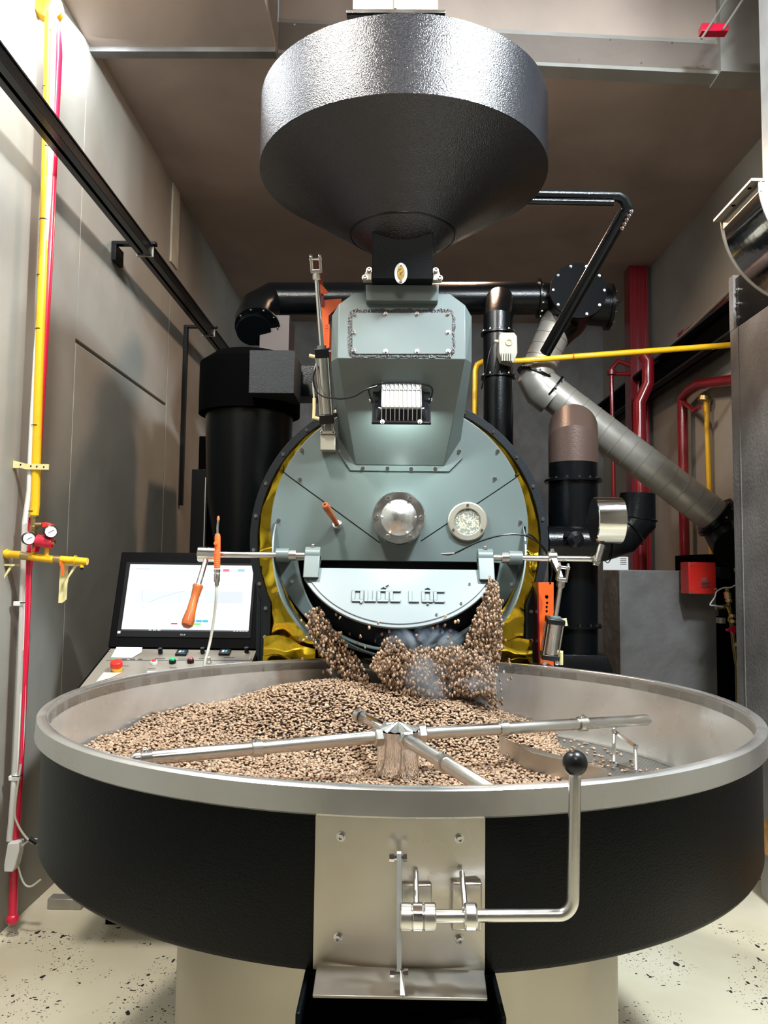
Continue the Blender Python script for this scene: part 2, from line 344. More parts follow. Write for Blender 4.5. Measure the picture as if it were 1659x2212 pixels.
# front plate follows the skirt
def onskirt(px, py, r=.94):
    d = ray(px, py); a = d.x*d.x+d.y*d.y; b = 2*(CAM.x*d.x+CAM.y*d.y); c = CAM.x**2+CAM.y**2-r*r
    t = (-b-math.sqrt(b*b-4*a*c))/(2*a); return CAM+d*t
PT, PB = 1.0925, .842
aL = math.atan2(onskirt(681, 1900).y, onskirt(681, 1900).x); aR = math.atan2(onskirt(1046, 1900).y, onskirt(1046, 1900).x)
n = 16; o_ = []; 
m = M(); vs = []
for z in (PB, PT):
    for r in (.937, .945):
        vs += [V(r*math.cos(aL+(aR-aL)*i/n), r*math.sin(aL+(aR-aL)*i/n), z) for i in range(n+1)]
fs = []; k = n+1
for i in range(n): fs += [(i, i+1, k+i+1, k+i), (2*k+i, 3*k+i, 3*k+i+1, 2*k+i+1), (k+i, k+i+1, 3*k+i+1, 3*k+i), (i, 2*k+i, 2*k+i+1, i+1)]
fs += [(0, k, 3*k, 2*k), (n, 2*k+n, 3*k+n, k+n)]
m.add(vs, fs); build('front_plate', m, 'steel_sheet', T, label='stainless steel front plate')
for px, py in ((737, 1807), (992, 1811), (731, 2025), (992, 2029)):
    p = onskirt(px, py, .945); part_at('bolt', S_M, T, p, (p.x, p.y, 0))
# gate flap and dark discharge spout under the plate
fy = -.955
tl, tr_, bl, br_ = PY(684, 2085, -.95), PY(1046, 2096, -.95), PY(675, 2150, -1.04), PY(1053, 2157, -1.04)
m = M().prism([tl, tr_, br_, bl], (0, .004, -.006)); build('gate_flap', m, 'steel_sheet', T, label='sloping stainless discharge flap', bevel=.001)
hw = .158
sp = M().span((-hw, -1.05, .18), (-hw+.008, -.90, .835)).span((hw-.008, -1.05, .18), (hw, -.90, .835)).span((-hw, -.92, .18), (hw, -.90, .83)).span((-hw, -1.05, .18), (hw, -1.04, .60))
build('spout', sp, 'black_leather', T, bevel=.003, label='black discharge spout')
build('spout_inner', M().span((-hw+.008, -1.035, .2), (hw-.008, -.925, .77)), 'black_matte', T)
bf_ = PZ(160, 1966, 0); build('base_foot', M().span((bf_.x-.12, bf_.y, 0), (bf_.x+.03, bf_.y+.06, .045)), 'duct_steel', T, bevel=.004)

# gate lever
G = thing('gate_lever', PY(865, 1980, -1.01), 'polished steel crank lever with black ball knob on the tray front plate', 'lever')
gy = -1.01
def gp(px, py, y=gy): return PY(px, py, y)
rodp = [gp(905, 1979), gp(1205, 1977)]
cx = gp(1205, 1977); c2 = gp(1238, 1940)
for i in range(1, 8):
    a = math.pi/2*i/7; rodp.append(V(cx.x+(c2.x-cx.x)*math.sin(a), gy, cx.z+(c2.z-cx.z)*(1-math.cos(a))))
rodp.append(gp(1242, 1678)); build('rod', M().tube(rodp, .0096, 20), 'steel', G)
build('collar', M().lathe([(.0095, 0), (.0095, .01), (.006, .016), (0, .016)], gp(1242, 1682), (0, 0, 1), n=20), 'chrome', G)
build('knob', M().sphere(gp(1242, 1648), .0198, 32), 'black_plastic', G, label='glossy black ball knob')
for a, b, r in ((864, 889, .0205), (890, 913, .021), (915, 940, .0205)): build('collar', M().lathe([(0, 0), (r-.002, 0), (r, .002), (r, (b-a)*.000755-.002), (r-.002, (b-a)*.000755), (0, (b-a)*.000755)], gp(a, 1980), (1, 0, 0), n=28), 'chrome' if r > .0207 else 'steel', G)
build('bearing', M().lathe([(0, 0), (.018, 0), (.0202, .003), (.0202, .017), (.018, .02), (0, .02)], gp(1002, 1979), (1, 0, 0), n=28), 'steel', G)
for (x0, x1, y0, y1, xs) in ((869, 932, 1905, 1968, 900), (975, 1040, 1902, 2006, 1005)):
    a = gp(x0, y0, -.945); b = gp(x1, y1, -.945); build('bracket_pad', M().span((a.x, -.955, b.z), (b.x, -.925, a.z)), 'steel_sheet', G, bevel=.003)
    q = gp(xs, 1930); build('pin', M().cyl((q.x, -.95, q.z+.01), (q.x, gy, gp(xs, 1962).z), .0045, n=12), 'steel', G)
a, b, c = gp(862, 1853, -.985), gp(862, 2110, -1.02), gp(866, 2150, -1.045)
m = M().prism([a+V(-.0035, 0, .006), a+V(.0035, 0, .006), gp(866, 1965, -1.0)+V(.002, 0, 0), b+V(.0035, 0, 0), b+V(-.0035, 0, 0), gp(860, 1990, -1.0)+V(-.002, 0, 0)], (0, .012, 0)); build('link_bar', m, 'zinc', G)
build('link_plate', M().prism([b+V(.002, -.004, .012), b+V(.008, -.004, .006), c+V(.006, 0, 0), c+V(-.001, 0, 0)], (0, .006, 0)), 'steel', G)
for q in (gp(860, 1853, -.982), gp(862, 2102, -1.022)):
    build('pivot_bolt', M().lathe([(0, -.014), (.006, -.014), (.006, -.006), (.0035, -.006), (.0035, .008), (.006, .008), (.006, .014), (0, .014)], q, (1, 0, 0), n=6), 'chrome', G, sharp=20)

# ================================================================ STIRRER
S = thing('stirrer', (0, 0, .887), 'polished steel four-armed bean stirrer turning in the middle of the cooling tray', 'stirrer')
build('hub', M().lathe([(0, 0), (.060, 0), (.060, .155), (.050, .158), (0, .175)], (0, 0, .887), n=48), 'chrome', S)
m = M()
for i in range(16):
    a = 2*math.pi*i/16; a2 = a+2*math.pi/32; a3 = a+2*math.pi/16; c = V(0, 0, 1.066)
    m.add([c, V(.058*math.cos(a), .058*math.sin(a), 1.0475), V(.058*math.cos(a2), .058*math.sin(a2), 1.0435), V(.058*math.cos(a3), .058*math.sin(a3), 1.0475)], [(0, 1, 2), (0, 2, 3)])
build('fluted_cap', m, 'steel', S, sharp=10)
AZ = 1.028
ends = {'R': V(.80, .268, AZ+.004), 'L': V(-.655, -.335, AZ), 'B': V(-.133, .30, AZ), 'F': V(.235, -.66, AZ-.002)}
for k_, e in ends.items():
    d = (e-V(0, 0, AZ)).normalized(); h0 = V(0, 0, AZ)
    prof = [(0, .04), (.0175, .04), (.0175, e.xy.length-.01), (.012, e.xy.length), (0, e.xy.length)]
    build('arm', M().lathe(prof, h0, d, n=28), 'steel' if k_ != 'B' else 'chrome', S)
    build('hex_nut', M().lathe([(0, .055), (.022, .055), (.027, .059), (.027, .078), (.022, .082), (0, .082)], h0, d, n=6), 'steel', S, sharp=20)
    for t in {'R': (.33, .60), 'L': (.42, .70), 'B': (.30,), 'F': (.33,)}[k_]:
        build('clamp', M().lathe([(.0178, t-.014), (.0225, t-.013), (.0225, t+.013), (.0178, t+.014)], h0, d, n=28), 'steel', S)
        q = h0+d*t+V(0, 0, .022)+V(0, -.006, -.003); part_at('bolt', S_M, S, q, (0, -.5, 1))
for t in (.33,):
    d = ends['R'].normalized(); dd = V(ends['R'].x, ends['R'].y, 0).normalized(); q = V(0, 0, AZ)+dd*t
    build('post', M().span((q.x-.007, q.y-.003, .955), (q.x+.007, q.y+.003, AZ-.018)), 'steel', S)
p1, p2, p3 = PZ(1078, 1606, .955), PZ(1150, 1640, .950), PZ(1310, 1672, .925)
m = M().prism([V(p1.x, p1.y, .90), V(p1.x, p1.y, .978), V(*(p1*.6+p2*.4).xy, .975), V(p2.x, p2.y, .968), V(p3.x, p3.y, .938), V(p3.x, p3.y, .888), V(p2.x, p2.y, .888)], (.003, .004, 0))
build('scraper_blade', m, 'steel_sheet', S, label='flat steel scraper blade')
for q in (p1*.75+p2*.25, p1*.7+p2*.3): part_at('bolt', S_M, S, V(q.x, q.y-.001, .93+.02*(q is p1)), (-.3, -1, 0))
# parallel linkage of the outer rake
q1, q2 = PZ(1326, 1580, .985), PZ(1372, 1612, .965)
b1, b2 = PZ(1326, 1650, .90), PZ(1374, 1664, .90)
build('rake_post', M().tube([q1, b1], .006, 10), 'steel', S); build('rake_post', M().tube([q2, b2], .006, 10), 'steel', S)
build('rake_bar', M().prism([q1+V(0, 0, .008), q2+V(0, 0, .008), q2+V(0, 0, -.006), q1+V(0, 0, -.006)], (0, .004, 0)), 'steel', S)
build('rake_bar', M().prism([b1+V(0, 0, .006), b2+V(0, 0, .004), b2+V(0, 0, -.008), b1+V(0, 0, -.008)], (0, .004, 0)), 'steel', S)
qq = V(0, 0, AZ)+V(ends['R'].x, ends['R'].y, 0).normalized()*.60
build('rake_arm', M().tube([qq+V(.01, -.02, -.005), q1+V(0, 0, .03), q1], .006, 10), 'steel', S)
for q in (q1, q2, b1): part_at('bolt', HEX_S, S, q+V(0, -.002, 0), (0, -1, 0))
f1 = PZ(985, 1672, .985); build('plow_blade', M().prism([V(f1.x-.03, f1.y+.02, .93), V(f1.x-.03, f1.y+.02, .945), V(f1.x-.0, f1.y, .955), V(f1.x+.03, f1.y-.02, .93), V(f1.x+.03, f1.y-.02, .90)], (.004, .006, 0)), 'steel_sheet', S)
build('lower_blade', M().prism([V(-.045, -.11, .915), V(.05, -.16, .905), V(.05, -.16, .89), V(-.045, -.11, .89)], (.008, .01, 0)), 'steel', S)

# ================================================================ BEANS
def bean_np(nu, nv):
    vs = [(0, 0, .26)]; rows = []
    L, Wd, H = 1.0, .70, .50
    pts = []
    for i in range(1, nv):
        th = math.pi*i/nv; row = []
        for j in range(nu):
            a = 2*math.pi*j/nu; x = math.sin(th)*math.cos(a)*L/2; y = math.sin(th)*math.sin(a)*Wd/2; z = math.cos(th)*H/2
            if z > 0: z = z*.55; z -= .0
            else: z = z*1.35
            row.append((x, y, z))
        pts.append(row)
    V_ = [(0, 0, .5*.55*H-.06)]; 
    for r in pts: V_ += r
    V_.append((0, 0, -H/2*1.35)); V_ = np.array(V_); m_ = (V_[:, 2] > -.02) & (abs(V_[:, 1]) < .06); V_[m_, 2] -= .07
    Fc = []
    for j in range(nu): Fc.append((0, 1+j, 1+(j+1) % nu))
    for i in range(nv-2):
        for j in range(nu):
            a = 1+i*nu+j; b = 1+i*nu+(j+1) % nu; Fc += [(a, a+nu, b+nu), (a, b+nu, b)]
    e = len(V_)-1
    for j in range(nu): Fc.append((e, 1+(nv-2)*nu+(j+1) % nu, 1+(nv-2)*nu+j))
    return V_, np.array(Fc)
def rots(e):
    cx, cy, cz = np.cos(e).T; sx, sy, sz = np.sin(e).T
    R = np.empty((len(e), 3, 3)); R[:, 0, 0] = cz*cy; R[:, 0, 1] = cz*sy*sx-sz*cx; R[:, 0, 2] = cz*sy*cx+sz*sx
    R[:, 1, 0] = sz*cy; R[:, 1, 1] = sz*sy*sx+cz*cx; R[:, 1, 2] = sz*sy*cx-cz*sx; R[:, 2, 0] = -sy; R[:, 2, 1] = cy*sx; R[:, 2, 2] = cy*cx; return R
def scatter(name, P, E, S_, base, **kw):
    bv, bf = base; n = len(P); R = rots(E); vv = np.einsum('nij,kj->nki', R, bv)*S_[:, None, None]+P[:, None, :]
    ff = (bf[None]+(np.arange(n)*len(bv))[:, None, None]).reshape(-1, 3)
    me = bpy.data.meshes.new(name); me.vertices.add(n*len(bv)); me.vertices.foreach_set('co', vv.reshape(-1).astype('f4'))
    me.loops.add(ff.size); me.loops.foreach_set('vertex_index', ff.reshape(-1).astype('i4')); me.polygons.add(len(ff))
    me.polygons.foreach_set('loop_start', (np.arange(len(ff))*3).astype('i4')); me.update(calc_edges=True)
    me.polygons.foreach_set('use_smooth', np.ones(len(ff), bool)); at = me.attributes.new('tone', 'FLOAT', 'FACE')
    at.data.foreach_set('value', np.repeat(rng.random(n), len(bf)).astype('f4')); me.materials.append(MATS['bean'])
    o = bpy.data.objects.new(name, me); COL.objects.link(o); return setp(o, **kw)
def sstep(a, b, x): t = np.clip((x-a)/(b-a), 0, 1); return t*t*(3-2*t)
def height(x, y):
    r = np.hypot(x, y); h = .022+.066*sstep(.1, .85, r)*sstep(.35, -.5, x+.0*y)+.03*sstep(.2, .5, y)
    h = h+.098*np.exp(-((x+.06)/.42)**4-((y-.64)/.27)**2)
    edge = .63+.05*np.sin(y*7+1)-.35*sstep(.62, .95, y)*0 - .18*sstep(.25, -.05, y)
    h = h*sstep(edge+.04, edge-.22, x)
    h = h+.006*np.sin(x*19+y*7)*np.sin(y*17-x*5)*sstep(edge, edge-.2, x)
    return h, edge
g_ = 140; xs = np.linspace(-.921, .921, g_); m = M(); idm = {}
for i, x in enumerate(xs):
    for j, y in enumerate(xs):
        hh, ed = height(x, y)
        if math.hypot(x, y) < .921 and x < ed and math.hypot(x, y) > .0: idm[i, j] = len(m.v); m.v.append((x, y, .886+max(0, float(hh)-.006)))
for (i, j) in list(idm):
    q = [(i, j), (i+1, j), (i+1, j+1), (i, j+1)]
    if all(k in idm for k in q): m.f.append(tuple(idm[k] for k in q))
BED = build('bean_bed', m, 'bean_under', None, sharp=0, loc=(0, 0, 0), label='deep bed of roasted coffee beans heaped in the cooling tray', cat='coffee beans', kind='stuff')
def sample_pile(sp):
    gx, gy_ = np.meshgrid(np.arange(-.92, .92, sp), np.arange(-.92, .92, sp)); x = gx.ravel()+rng.uniform(-.5, .5, gx.size)*sp; y = gy_.ravel()+rng.uniform(-.5, .5, gx.size)*sp
    h, e = height(x, y); k = (np.hypot(x, y) < .915) & (np.hypot(x, y) > .062) & (x < e-.012)
    k &= rng.random(len(x)) < sstep(-.012, .05, e-x)+.1
    return x[k], y[k], h[k]
x, y, h = sample_pile(.0093)
P = np.stack([x, y, .888+np.maximum(h, .002)+rng.uniform(-.004, .005, len(x))], 1)
E = np.stack([rng.normal(0, .5, len(x))+np.where(rng.random(len(x)) < .55, math.pi, 0), rng.normal(0, .35, len(x)), rng.uniform(0, 6.3, len(x))], 1)
dist = np.hypot(P[:, 0]-CAM.x, P[:, 1]-CAM.y); sz = rng.normal(.0138, .0012, len(x))
vis = (P[:, 1] < .2); order = np.argsort(dist)
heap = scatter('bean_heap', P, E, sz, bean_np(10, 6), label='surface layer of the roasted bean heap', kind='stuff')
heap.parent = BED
BEANHI = bean_np(16, 10); bme = bpy.data.meshes.new('coffee_bean'); bme.from_pydata([tuple(v*.0132) for v in BEANHI[0]], [], [tuple(int(i) for i in f) for f in BEANHI[1]]); bme.shade_smooth(); bme.materials.append(MATS['bean'])
def bean(loc, e, label, group, cat='coffee bean', s=1.):
    o = bpy.data.objects.new('coffee_bean', bme); COL.objects.link(o); o.location = loc; o.rotation_euler = e; o.scale = (s, s, s); return setp(o, label, cat, group)
# stray beans left on the swept perforated floor
n_ = 0
while n_ < 60:
    x = random.uniform(.50, .86); y = random.uniform(.06, .62)
    hh, ed = height(x, y)
    if x > ed+.004 and math.hypot(x, y) < .9 and random.random() < math.exp(-(x-ed)*7):
        bean((x, y, .8895), (random.choice((0, math.pi)), random.uniform(-.2, .2), random.uniform(0, 6)), 'loose roasted bean lying on the bare perforated tray floor', 'beans on the bare tray floor'); n_ += 1
for i in range(16):
    t = .2+.5*i/16+random.uniform(-.01, .01); d = V(ends['L'].x, ends['L'].y, 0).normalized(); q = V(0, 0, AZ)+d*t
    if i > 5: bean(q+V(-.002, .004, .0195), (math.pi, 0, random.uniform(0, 6)), 'roasted bean riding on top of the left stirrer arm', 'beans on the left stirrer arm')
# beans pouring out of the drum: dense curtain as one mass, outlying ones singly
def poly_in(px, py, poly):
    c = False; n = len(poly)
    for i in range(n):
        x1, y1 = poly[i]; x2, y2 = poly[i-1]
        if (y1 > py) != (y2 > py) and px < (x2-x1)*(py-y1)/(y2-y1)+x1: c = not c
    return c
def pour(poly, n, y0, y1, dens=None):
    out = []; xs_ = [p[0] for p in poly]; ys_ = [p[1] for p in poly]
    while len(out) < n:
        px = random.uniform(min(xs_), max(xs_)); py = random.uniform(min(ys_), max(ys_))
        if poly_in(px, py, poly) and (dens is None or random.random() < dens(px, py)):
            out.append(PY(px, py, random.uniform(y0, y1)))
    return out
streamL = [(668, 1318), (690, 1312), (730, 1370), (775, 1425), (800, 1470), (770, 1490), (700, 1425), (664, 1370)]
streamR = [(1058, 1240), (1075, 1262), (1084, 1310), (1084, 1400), (1070, 1470), (1075, 1530), (1030, 1500), (990, 1440), (1010, 1370), (1034, 1310), (1054, 1262)]
streamC = [(835, 1372), (858, 1378), (880, 1402), (940, 1400), (990, 1395), (1020, 1400), (1060, 1440), (1068, 1500), (1000, 1505), (860, 1500), (835, 1480), (800, 1440), (822, 1400)]
pts = pour(streamL, 800, .66, .80)+pour(streamR, 1900, .62, .80)+pour(streamC, 3900, .55, .76, lambda a, b: .35+.65*min(1, (b-1375)/70))
P = np.array([tuple(p) for p in pts]); nn = len(P); E = np.stack([rng.uniform(0, 6.3, nn), rng.normal(1.45, .3, nn), rng.uniform(0, 6.3, nn)], 1)
fo = scatter('falling_beans', P, E, rng.normal(.0145, .001, nn), bean_np(10, 6), label='curtain of coffee beans pouring out of the drum mouth into the tray', cat='coffee beans', kind='stuff')
spark = pour([(640, 1300), (700, 1290), (860, 1360), (1100, 1290), (1105, 1530), (900, 1520), (700, 1500), (650, 1420)], 190, .56, .76)
for p in spark:
    bean(p, (random.uniform(0, 6), random.gauss(1.45, .3), random.uniform(0, 6)), 'single coffee bean falling at the edge of the pouring curtain', 'beans falling loose beside the curtain', s=1.1)

# ================================================================ ROASTER
FY = .86; ZD = 1.666; RD = .518
R_ = thing('coffee_roaster', (0, 1.4, 0), 'big industrial drum roaster with grey-green round front face and gold mirror collar', 'roaster')
# face plate with its D-shaped discharge mouth
Oc = V(0, 0, 1.38); outer = []; inner = []; N = 160
def hole(a):
    c_, s_ = math.cos(a), math.sin(a); best = 9
    if s_ > 1e-6: best = (1.531-1.38)/s_
    cc = V(0, 1.56-1.38); r = .405; b = s_*cc.y; disc = b*b-(cc.y**2-r*r); return min(best, b+math.sqrt(disc))
for i in range(N):
    a = 2*math.pi*i/N; c_, s_ = math.cos(a), math.sin(a); cz = ZD-1.38; b = s_*cz; t = b+math.sqrt(b*b-(cz*cz-RD*RD))
    outer.append(V(c_*t, FY, 1.38+s_*t)); h_ = hole(a); inner.append(V(c_*h_, FY, 1.38+s_*h_))
build('face_plate', M().ring(outer, inner, (0, .03, 0)), 'grey_enamel', R_, bevel=.003)
build('face_edge', M().lathe([(RD-.004, 0), (RD-.004, .13), (RD-.02, .13), (RD-.02, 0)], (0, FY+.03, ZD), (0, 1, 0), n=120), 'grey_enamel', R_)
build('drum_interior', M().lathe([(.50, .03), (.50, .7), (0, .7)], (0, FY, ZD-.05), (0, 1, 0), n=64), 'drum_dark', R_)
# housing collar (gold mirror) and black flange following a circle that runs straight down
FYR = 1.02; ZF = 1.622; RF = .63
def outline(r, xw, zb, n=60, y=FYR):
    a_s = -math.acos(xw/r) ; pts_ = [V(xw, y, zb)]
    pts_ += [V(r*math.cos(a_s+(math.pi-2*a_s)*i/n), y, ZF+r*math.sin(a_s+(math.pi-2*a_s)*i/n)) for i in range(n+1)]
    pts_.append(V(-xw, y, zb)); return pts_
build('flange', M().ring(outline(RF, .575, .55), outline(RF-.033, .535, .58), (0, .014, 0)), 'dark_flange', R_, bevel=.002, label='black bolted flange ring')
build('gold_collar', M().lathe([(.47, .022), (RF-.028, .022)], (0, FYR, ZF), (0, 1, 0), n=96), 'gold_mirror', R_, label='gold mirror-polished collar')
build('housing', M().prism(outline(RF-.01, .56, .0, y=FYR+.08), (0, 1.5, 0)), 'black_gloss', R_)
for s_ in (-1, 1): build('gold_backing', M().span((s_*.40, FYR+.03, .6), (s_*.555, FYR+.036, 1.42)), 'gold_mirror', R_)
for s_ in (-1, 1):
    wave = [(.555, 1.215), (.50, 1.223), (.45, 1.21), (.40, 1.18), (.34, 1.165)]
    pl = [V(s_*a, .985, b) for a, b in wave]+[V(s_*.34, .985, .8), V(s_*.555, .985, .8)]
    build('gold_apron', M().prism(pl, (0, .01, 0)), 'gold_mirror', R_, label='gold mirror-polished apron')
    pl = [V(s_*a, .975, b-.085+.004*(a*10 % 2)) for a, b in wave]+[V(s_*.34, .975, .8), V(s_*.555, .975, .8)]
    build('gold_apron', M().prism(pl, (0, .006, 0)), 'gold_mirror', R_)
for i in range(17):
    a = math.radians(-18+216*i/16); part_at('bolt', S_M, R_, V((RF-.016)*math.cos(a), FYR, ZF+(RF-.016)*math.sin(a)), (0, -1, 0))
for s_ in (-1, 1):
    for z in (1.33, 1.21, 1.10): part_at('bolt', S_M, R_, V(s_*.556, FYR, z), (0, -1, 0))
for px, py in ((602, 1124), (1124, 1128), (648, 1036), (1069, 1034), (1075, 975), (652, 972), (631, 1256), (601, 1280), (1105, 1262)):
    part_at('bolt', S_M, R_, PY(px, py, FY-.001), (0, -1, 0))
# panel joints
def seam(ps): build('panel_joint', M().tube([PY(a, b, FY-.0005) for a, b in ps], .0017, 6), 'black_matte', R_)
seam([(612, 1004), (613, 1015), (618, 1024), (700, 1084), (820, 1172)]); seam([(1115, 1018), (1113, 1028), (1105, 1038), (910, 1168)])
# hub
build('shaft_hub', M().lathe([(0, 0), (.104, 0), (.104, -.10), (.100, -.106), (.070, -.106), (.0685, -.108), (0, -.135)], (-.002, FY, 1.70), (0, 1, 0), n=64), 'hub_chrome', R_, label='chrome bearing hub with cone cap')
for i in range(6): a = math.radians(60*i); part_at('bolt', S_L, R_, V(-.002+.086*math.cos(a), FY-.106, 1.70+.086*math.sin(a)), (0, -1, 0))
# sight glass
sg = PY(1010, 1127, FY-.012)
build('sight_ring', M().lathe([(.052, .008), (.052, 0), (.055, -.003), (.074, -.003), (.079, .001), (.079, .012)], sg, (0, 1, 0), n=48), 'steel_beige', R_, label='pale metal sight glass ring')
gl = build('sight_glass', M().lathe([(0, .004), (.052, .004)], sg, (0, 1, 0), n=40), 'glass', R_)
pb = []
while len(pb) < 170:
    a = random.uniform(-.051, .051); b = random.uniform(-.051, .051)
    if math.hypot(a, b) < .05: pb.append((sg.x+a, sg.y+.014, sg.z+b))
sb = scatter('sight_beans', np.array(pb), np.stack([rng.uniform(0, 6, 170), rng.uniform(0, 6, 170), rng.uniform(0, 6, 170)], 1), rng.normal(.0125, .001, 170), bean_np(8, 5))
sb.data.materials[0] = MATS['sight_beans']; sb.parent = R_; sb.location = -R_.location; sb['kind'] = 'stuff'; sb['label'] = 'pale beans behind the sight glass'
build('sight_backing', M().cyl(sg+V(0, .02, 0), sg+V(0, .03, 0), .06), 'bean_under', R_)
for a in (math.pi/2, math.radians(210), math.radians(330)): part_at('bolt', S_S, R_, sg+V(.066*math.cos(a), -.003, .066*math.sin(a)), (0, -1, 0))
# sampling handle (trier)
h0 = PY(727, 1131, FY-.02); h1 = PY(703, 1092, FY-.13)
build('trier_plate', M().lathe([(0, .02), (.016, .02), (.020, .012), (.020, 0), (.016, -.003), (0, -.003)], h0, (h1-h0)*-1, n=24), 'steel', R_)
dd = (h1-h0).normalized(); LL = (h1-h0).length
build('trier_handle', M().lathe([(0, 0), (.011, 0), (.010, LL*.2), (.0135, LL*.6), (.0155, LL*.85), (.012, LL*.98), (.005, LL), (.005, LL*.96), (0, LL*.96)], h0+dd*.008, dd, n=24), 'wood', R_, label='varnished wooden trier handle')
# lower hood with tapering horns
m = M(); nh = 72; zc = 1.605
for i in range(nh+1):
    a = math.radians(176+188*i/nh); tt = min(i, nh-i)/nh; dep = .155*min(1, (tt*6))**.6
    for k_, (r0, yy) in enumerate(((.508, FY), (.500, FY-dep), (.494, FY-dep), (.498, FY))):
        m.v.append((r0*math.cos(a), yy, zc+r0*math.sin(a)+(ZD-zc)*(1-dep/.155)*.6))
for i in range(nh):
    for k_ in range(4):
        a = i*4+k_; b = i*4+(k_+1) % 4; m.f.append((a, b, b+4, a+4))
m.f += [(0, 1, 2, 3), tuple(nh*4+q for q in (3, 2, 1, 0))]
build('discharge_hood', m, 'grey_enamel', R_, label='curved sheet hood below the drum face')
# chute body above the face
ch = [V(s*a, y, z) for s in (-1, 1) for a, y, z in ((.236, .585, 2.487), (.236, .55, 2.272), (.264, .62, 2.455), (.264, .615, 2.276), (.264, .85, 2.455), (.180, .60, 2.535), (.180, .80, 2.535), (.236, .85, 2.50), (.245, .858, 2.02), (.178, .85, 1.918), (.178, .858, 1.918))]
build('chute_body', M().hull(ch), 'grey_enamel', R_, sharp=12, bevel=.002, label='faceted grey feed chute')
fl = [PY(a, b, FY-.001) for a, b in ((729, 870), (729, 975), (757, 1017), (970, 1019), (999, 990), (999, 870))]
build('chute_flange', M().prism(fl, (0, -.006, 0)), 'grey_enamel', R_, bevel=.0015)
for a, b in ((735, 934), (734, 974), (784, 1012), (837, 1012), (888, 1013), (940, 1013), (992, 935), (992, 975)): part_at('bolt', S_M, R_, PY(a, b, FY-.007), (0, -1, 0))
build('chute_collar', M().hull([V(s*a, y, z) for s in (-1, 1) for a, y, z in ((.135, .545, 2.548), (.135, .74, 2.548), (.133, .55, 2.49), (.133, .74, 2.48))]+[V(0, .545, 2.548)]), 'grey_enamel', R_, bevel=.002)
# inspection cover on the upper face
UP0 = V(0, .585, 2.487); UP1 = V(0, .55, 2.272); un = V(1, 0, 0).cross(UP0-UP1).normalized()
if un.y > 0: un = -un
def up(px, py, off=0): return hit(px, py, UP0, un)+un*off
def rrect(f_, x0, y0, x1, y1, r, n=5, wob=0):
    out = []
    for cx_, cy_, a0 in ((x1-r, y0+r, -90), (x1-r, y1-r, 0), (x0+r, y1-r, 90), (x0+r, y0+r, 180)):
        for i in range(n+1):
            a = math.radians(a0+90*i/n); out.append((cx_+r*math.cos(a), cy_+r*math.sin(a)))
    return out
o2 = []
base_ = rrect(up, 753, 669, 983, 773, 14, 5)
for i in range(len(base_)):
    x1_, y1_ = base_[i]; x2_, y2_ = base_[(i+1) % len(base_)]; nn_ = max(1, int(math.hypot(x2_-x1_, y2_-y1_)/5))
    for k_ in range(nn_): o2.append((x1_+(x2_-x1_)*k_/nn_+random.uniform(-2.2, 1.6), y1_+(y2_-y1_)*k_/nn_+random.uniform(-2.2, 1.6)))
build('sealant_bead', M().prism([up(a, b, .0005) for a, b in o2], un*.0025), 'sealant', R_, label='smeared black sealant bead')
build('inspection_cover', M().prism([up(a, b, .001) for a, b in rrect(up, 761, 677, 976, 766, 10)], un*.005), 'grey_enamel', R_, bevel=.001)
for a, b in ((765, 681), (833, 680), (901, 680), (968, 680), (764, 720), (968, 719), (764, 759), (833, 760), (901, 760), (968, 760)): part_at('bolt', S_M, R_, up(a, b, .006), un)
# door rod, hinges, door
RY, RZ = .775, 1.549
build('rod', M().lathe([(0, -.74), (.0115, -.74), (.0115, -.36), (0, -.36)], (0, RY, RZ), (1, 0, 0), n=24), 'steel', R_)
build('rod', M().lathe([(0, .36), (.0115, .36), (.0115, .765), (0, .765)], (0, RY, RZ), (1, 0, 0), n=24), 'steel', R_)
for s_ in (-1, 1):
    build('bearing', M().lathe([(0, s_*.428), (.027, s_*.428), (.027, s_*.478), (0, s_*.478)], (0, RY, RZ), (1, 0, 0), n=24).span((s_*.43, RY, RZ-.02), (s_*.476, FY, RZ+.02)), 'grey_enamel', R_)
    build('bushing', M().lathe([(0, s_*.40), (.021, s_*.40), (.021, s_*.428), (0, s_*.428)], (0, RY, RZ), (1, 0, 0), n=24), 'steel', R_)
    m = M().lathe([(0, s_*.305), (.034, s_*.305), (.034, s_*.365), (0, s_*.365)], (0, RY, RZ), (1, 0, 0), n=28).hull([V(s_*a, y, z) for a in (.305, .365) for y, z in ((RY-.034, RZ), (RY+.01, RZ), (RY-.075, RZ-.085), (RY-.03, RZ-.088))])
    hb_ = build('hinge_block', m, 'grey_enamel', R_, bevel=.003); part_at('bolt', S_L, R_, V(s_*.335, RY-.006, RZ+.033), (0, -.2, 1))
D = None
dt, db = V(0, .752, 1.500), V(0, .60, 1.287)
dv = (dt-db); DL = dv.length; dv.normalize(); dn = V(1, 0, 0).cross(dv).normalized()
if dn.y > 0: dn = -dn
def dp(u, v, off=0): return dt+V(u, 0, 0)-dv*v+dn*off
aw = [(-.362, 0), (-.362, .05)]
for i in range(1, 40):
    u = -.362+.724*i/40; rr = (.362**2+(DL-.05)**2)/(2*(DL-.05)); aw.append((u, .05+(math.sqrt(rr*rr-u*u)-(rr-(DL-.05)))))
aw += [(.362, .05), (.362, 0)]
D = build('discharge_door', M().prism([dp(u, v) for u, v in aw], dn*-.012), 'door_enamel', R_, bevel=.002, label='pale grey half-moon discharge door swung open')
aw2 = [(u*.955, v if v == 0 else .0+(v)*.95) for u, v in aw]
build('door_panel', M().prism([dp(u, v, .004) for u, v in aw2], dn*-.006), 'door_enamel', D, bevel=.0035)
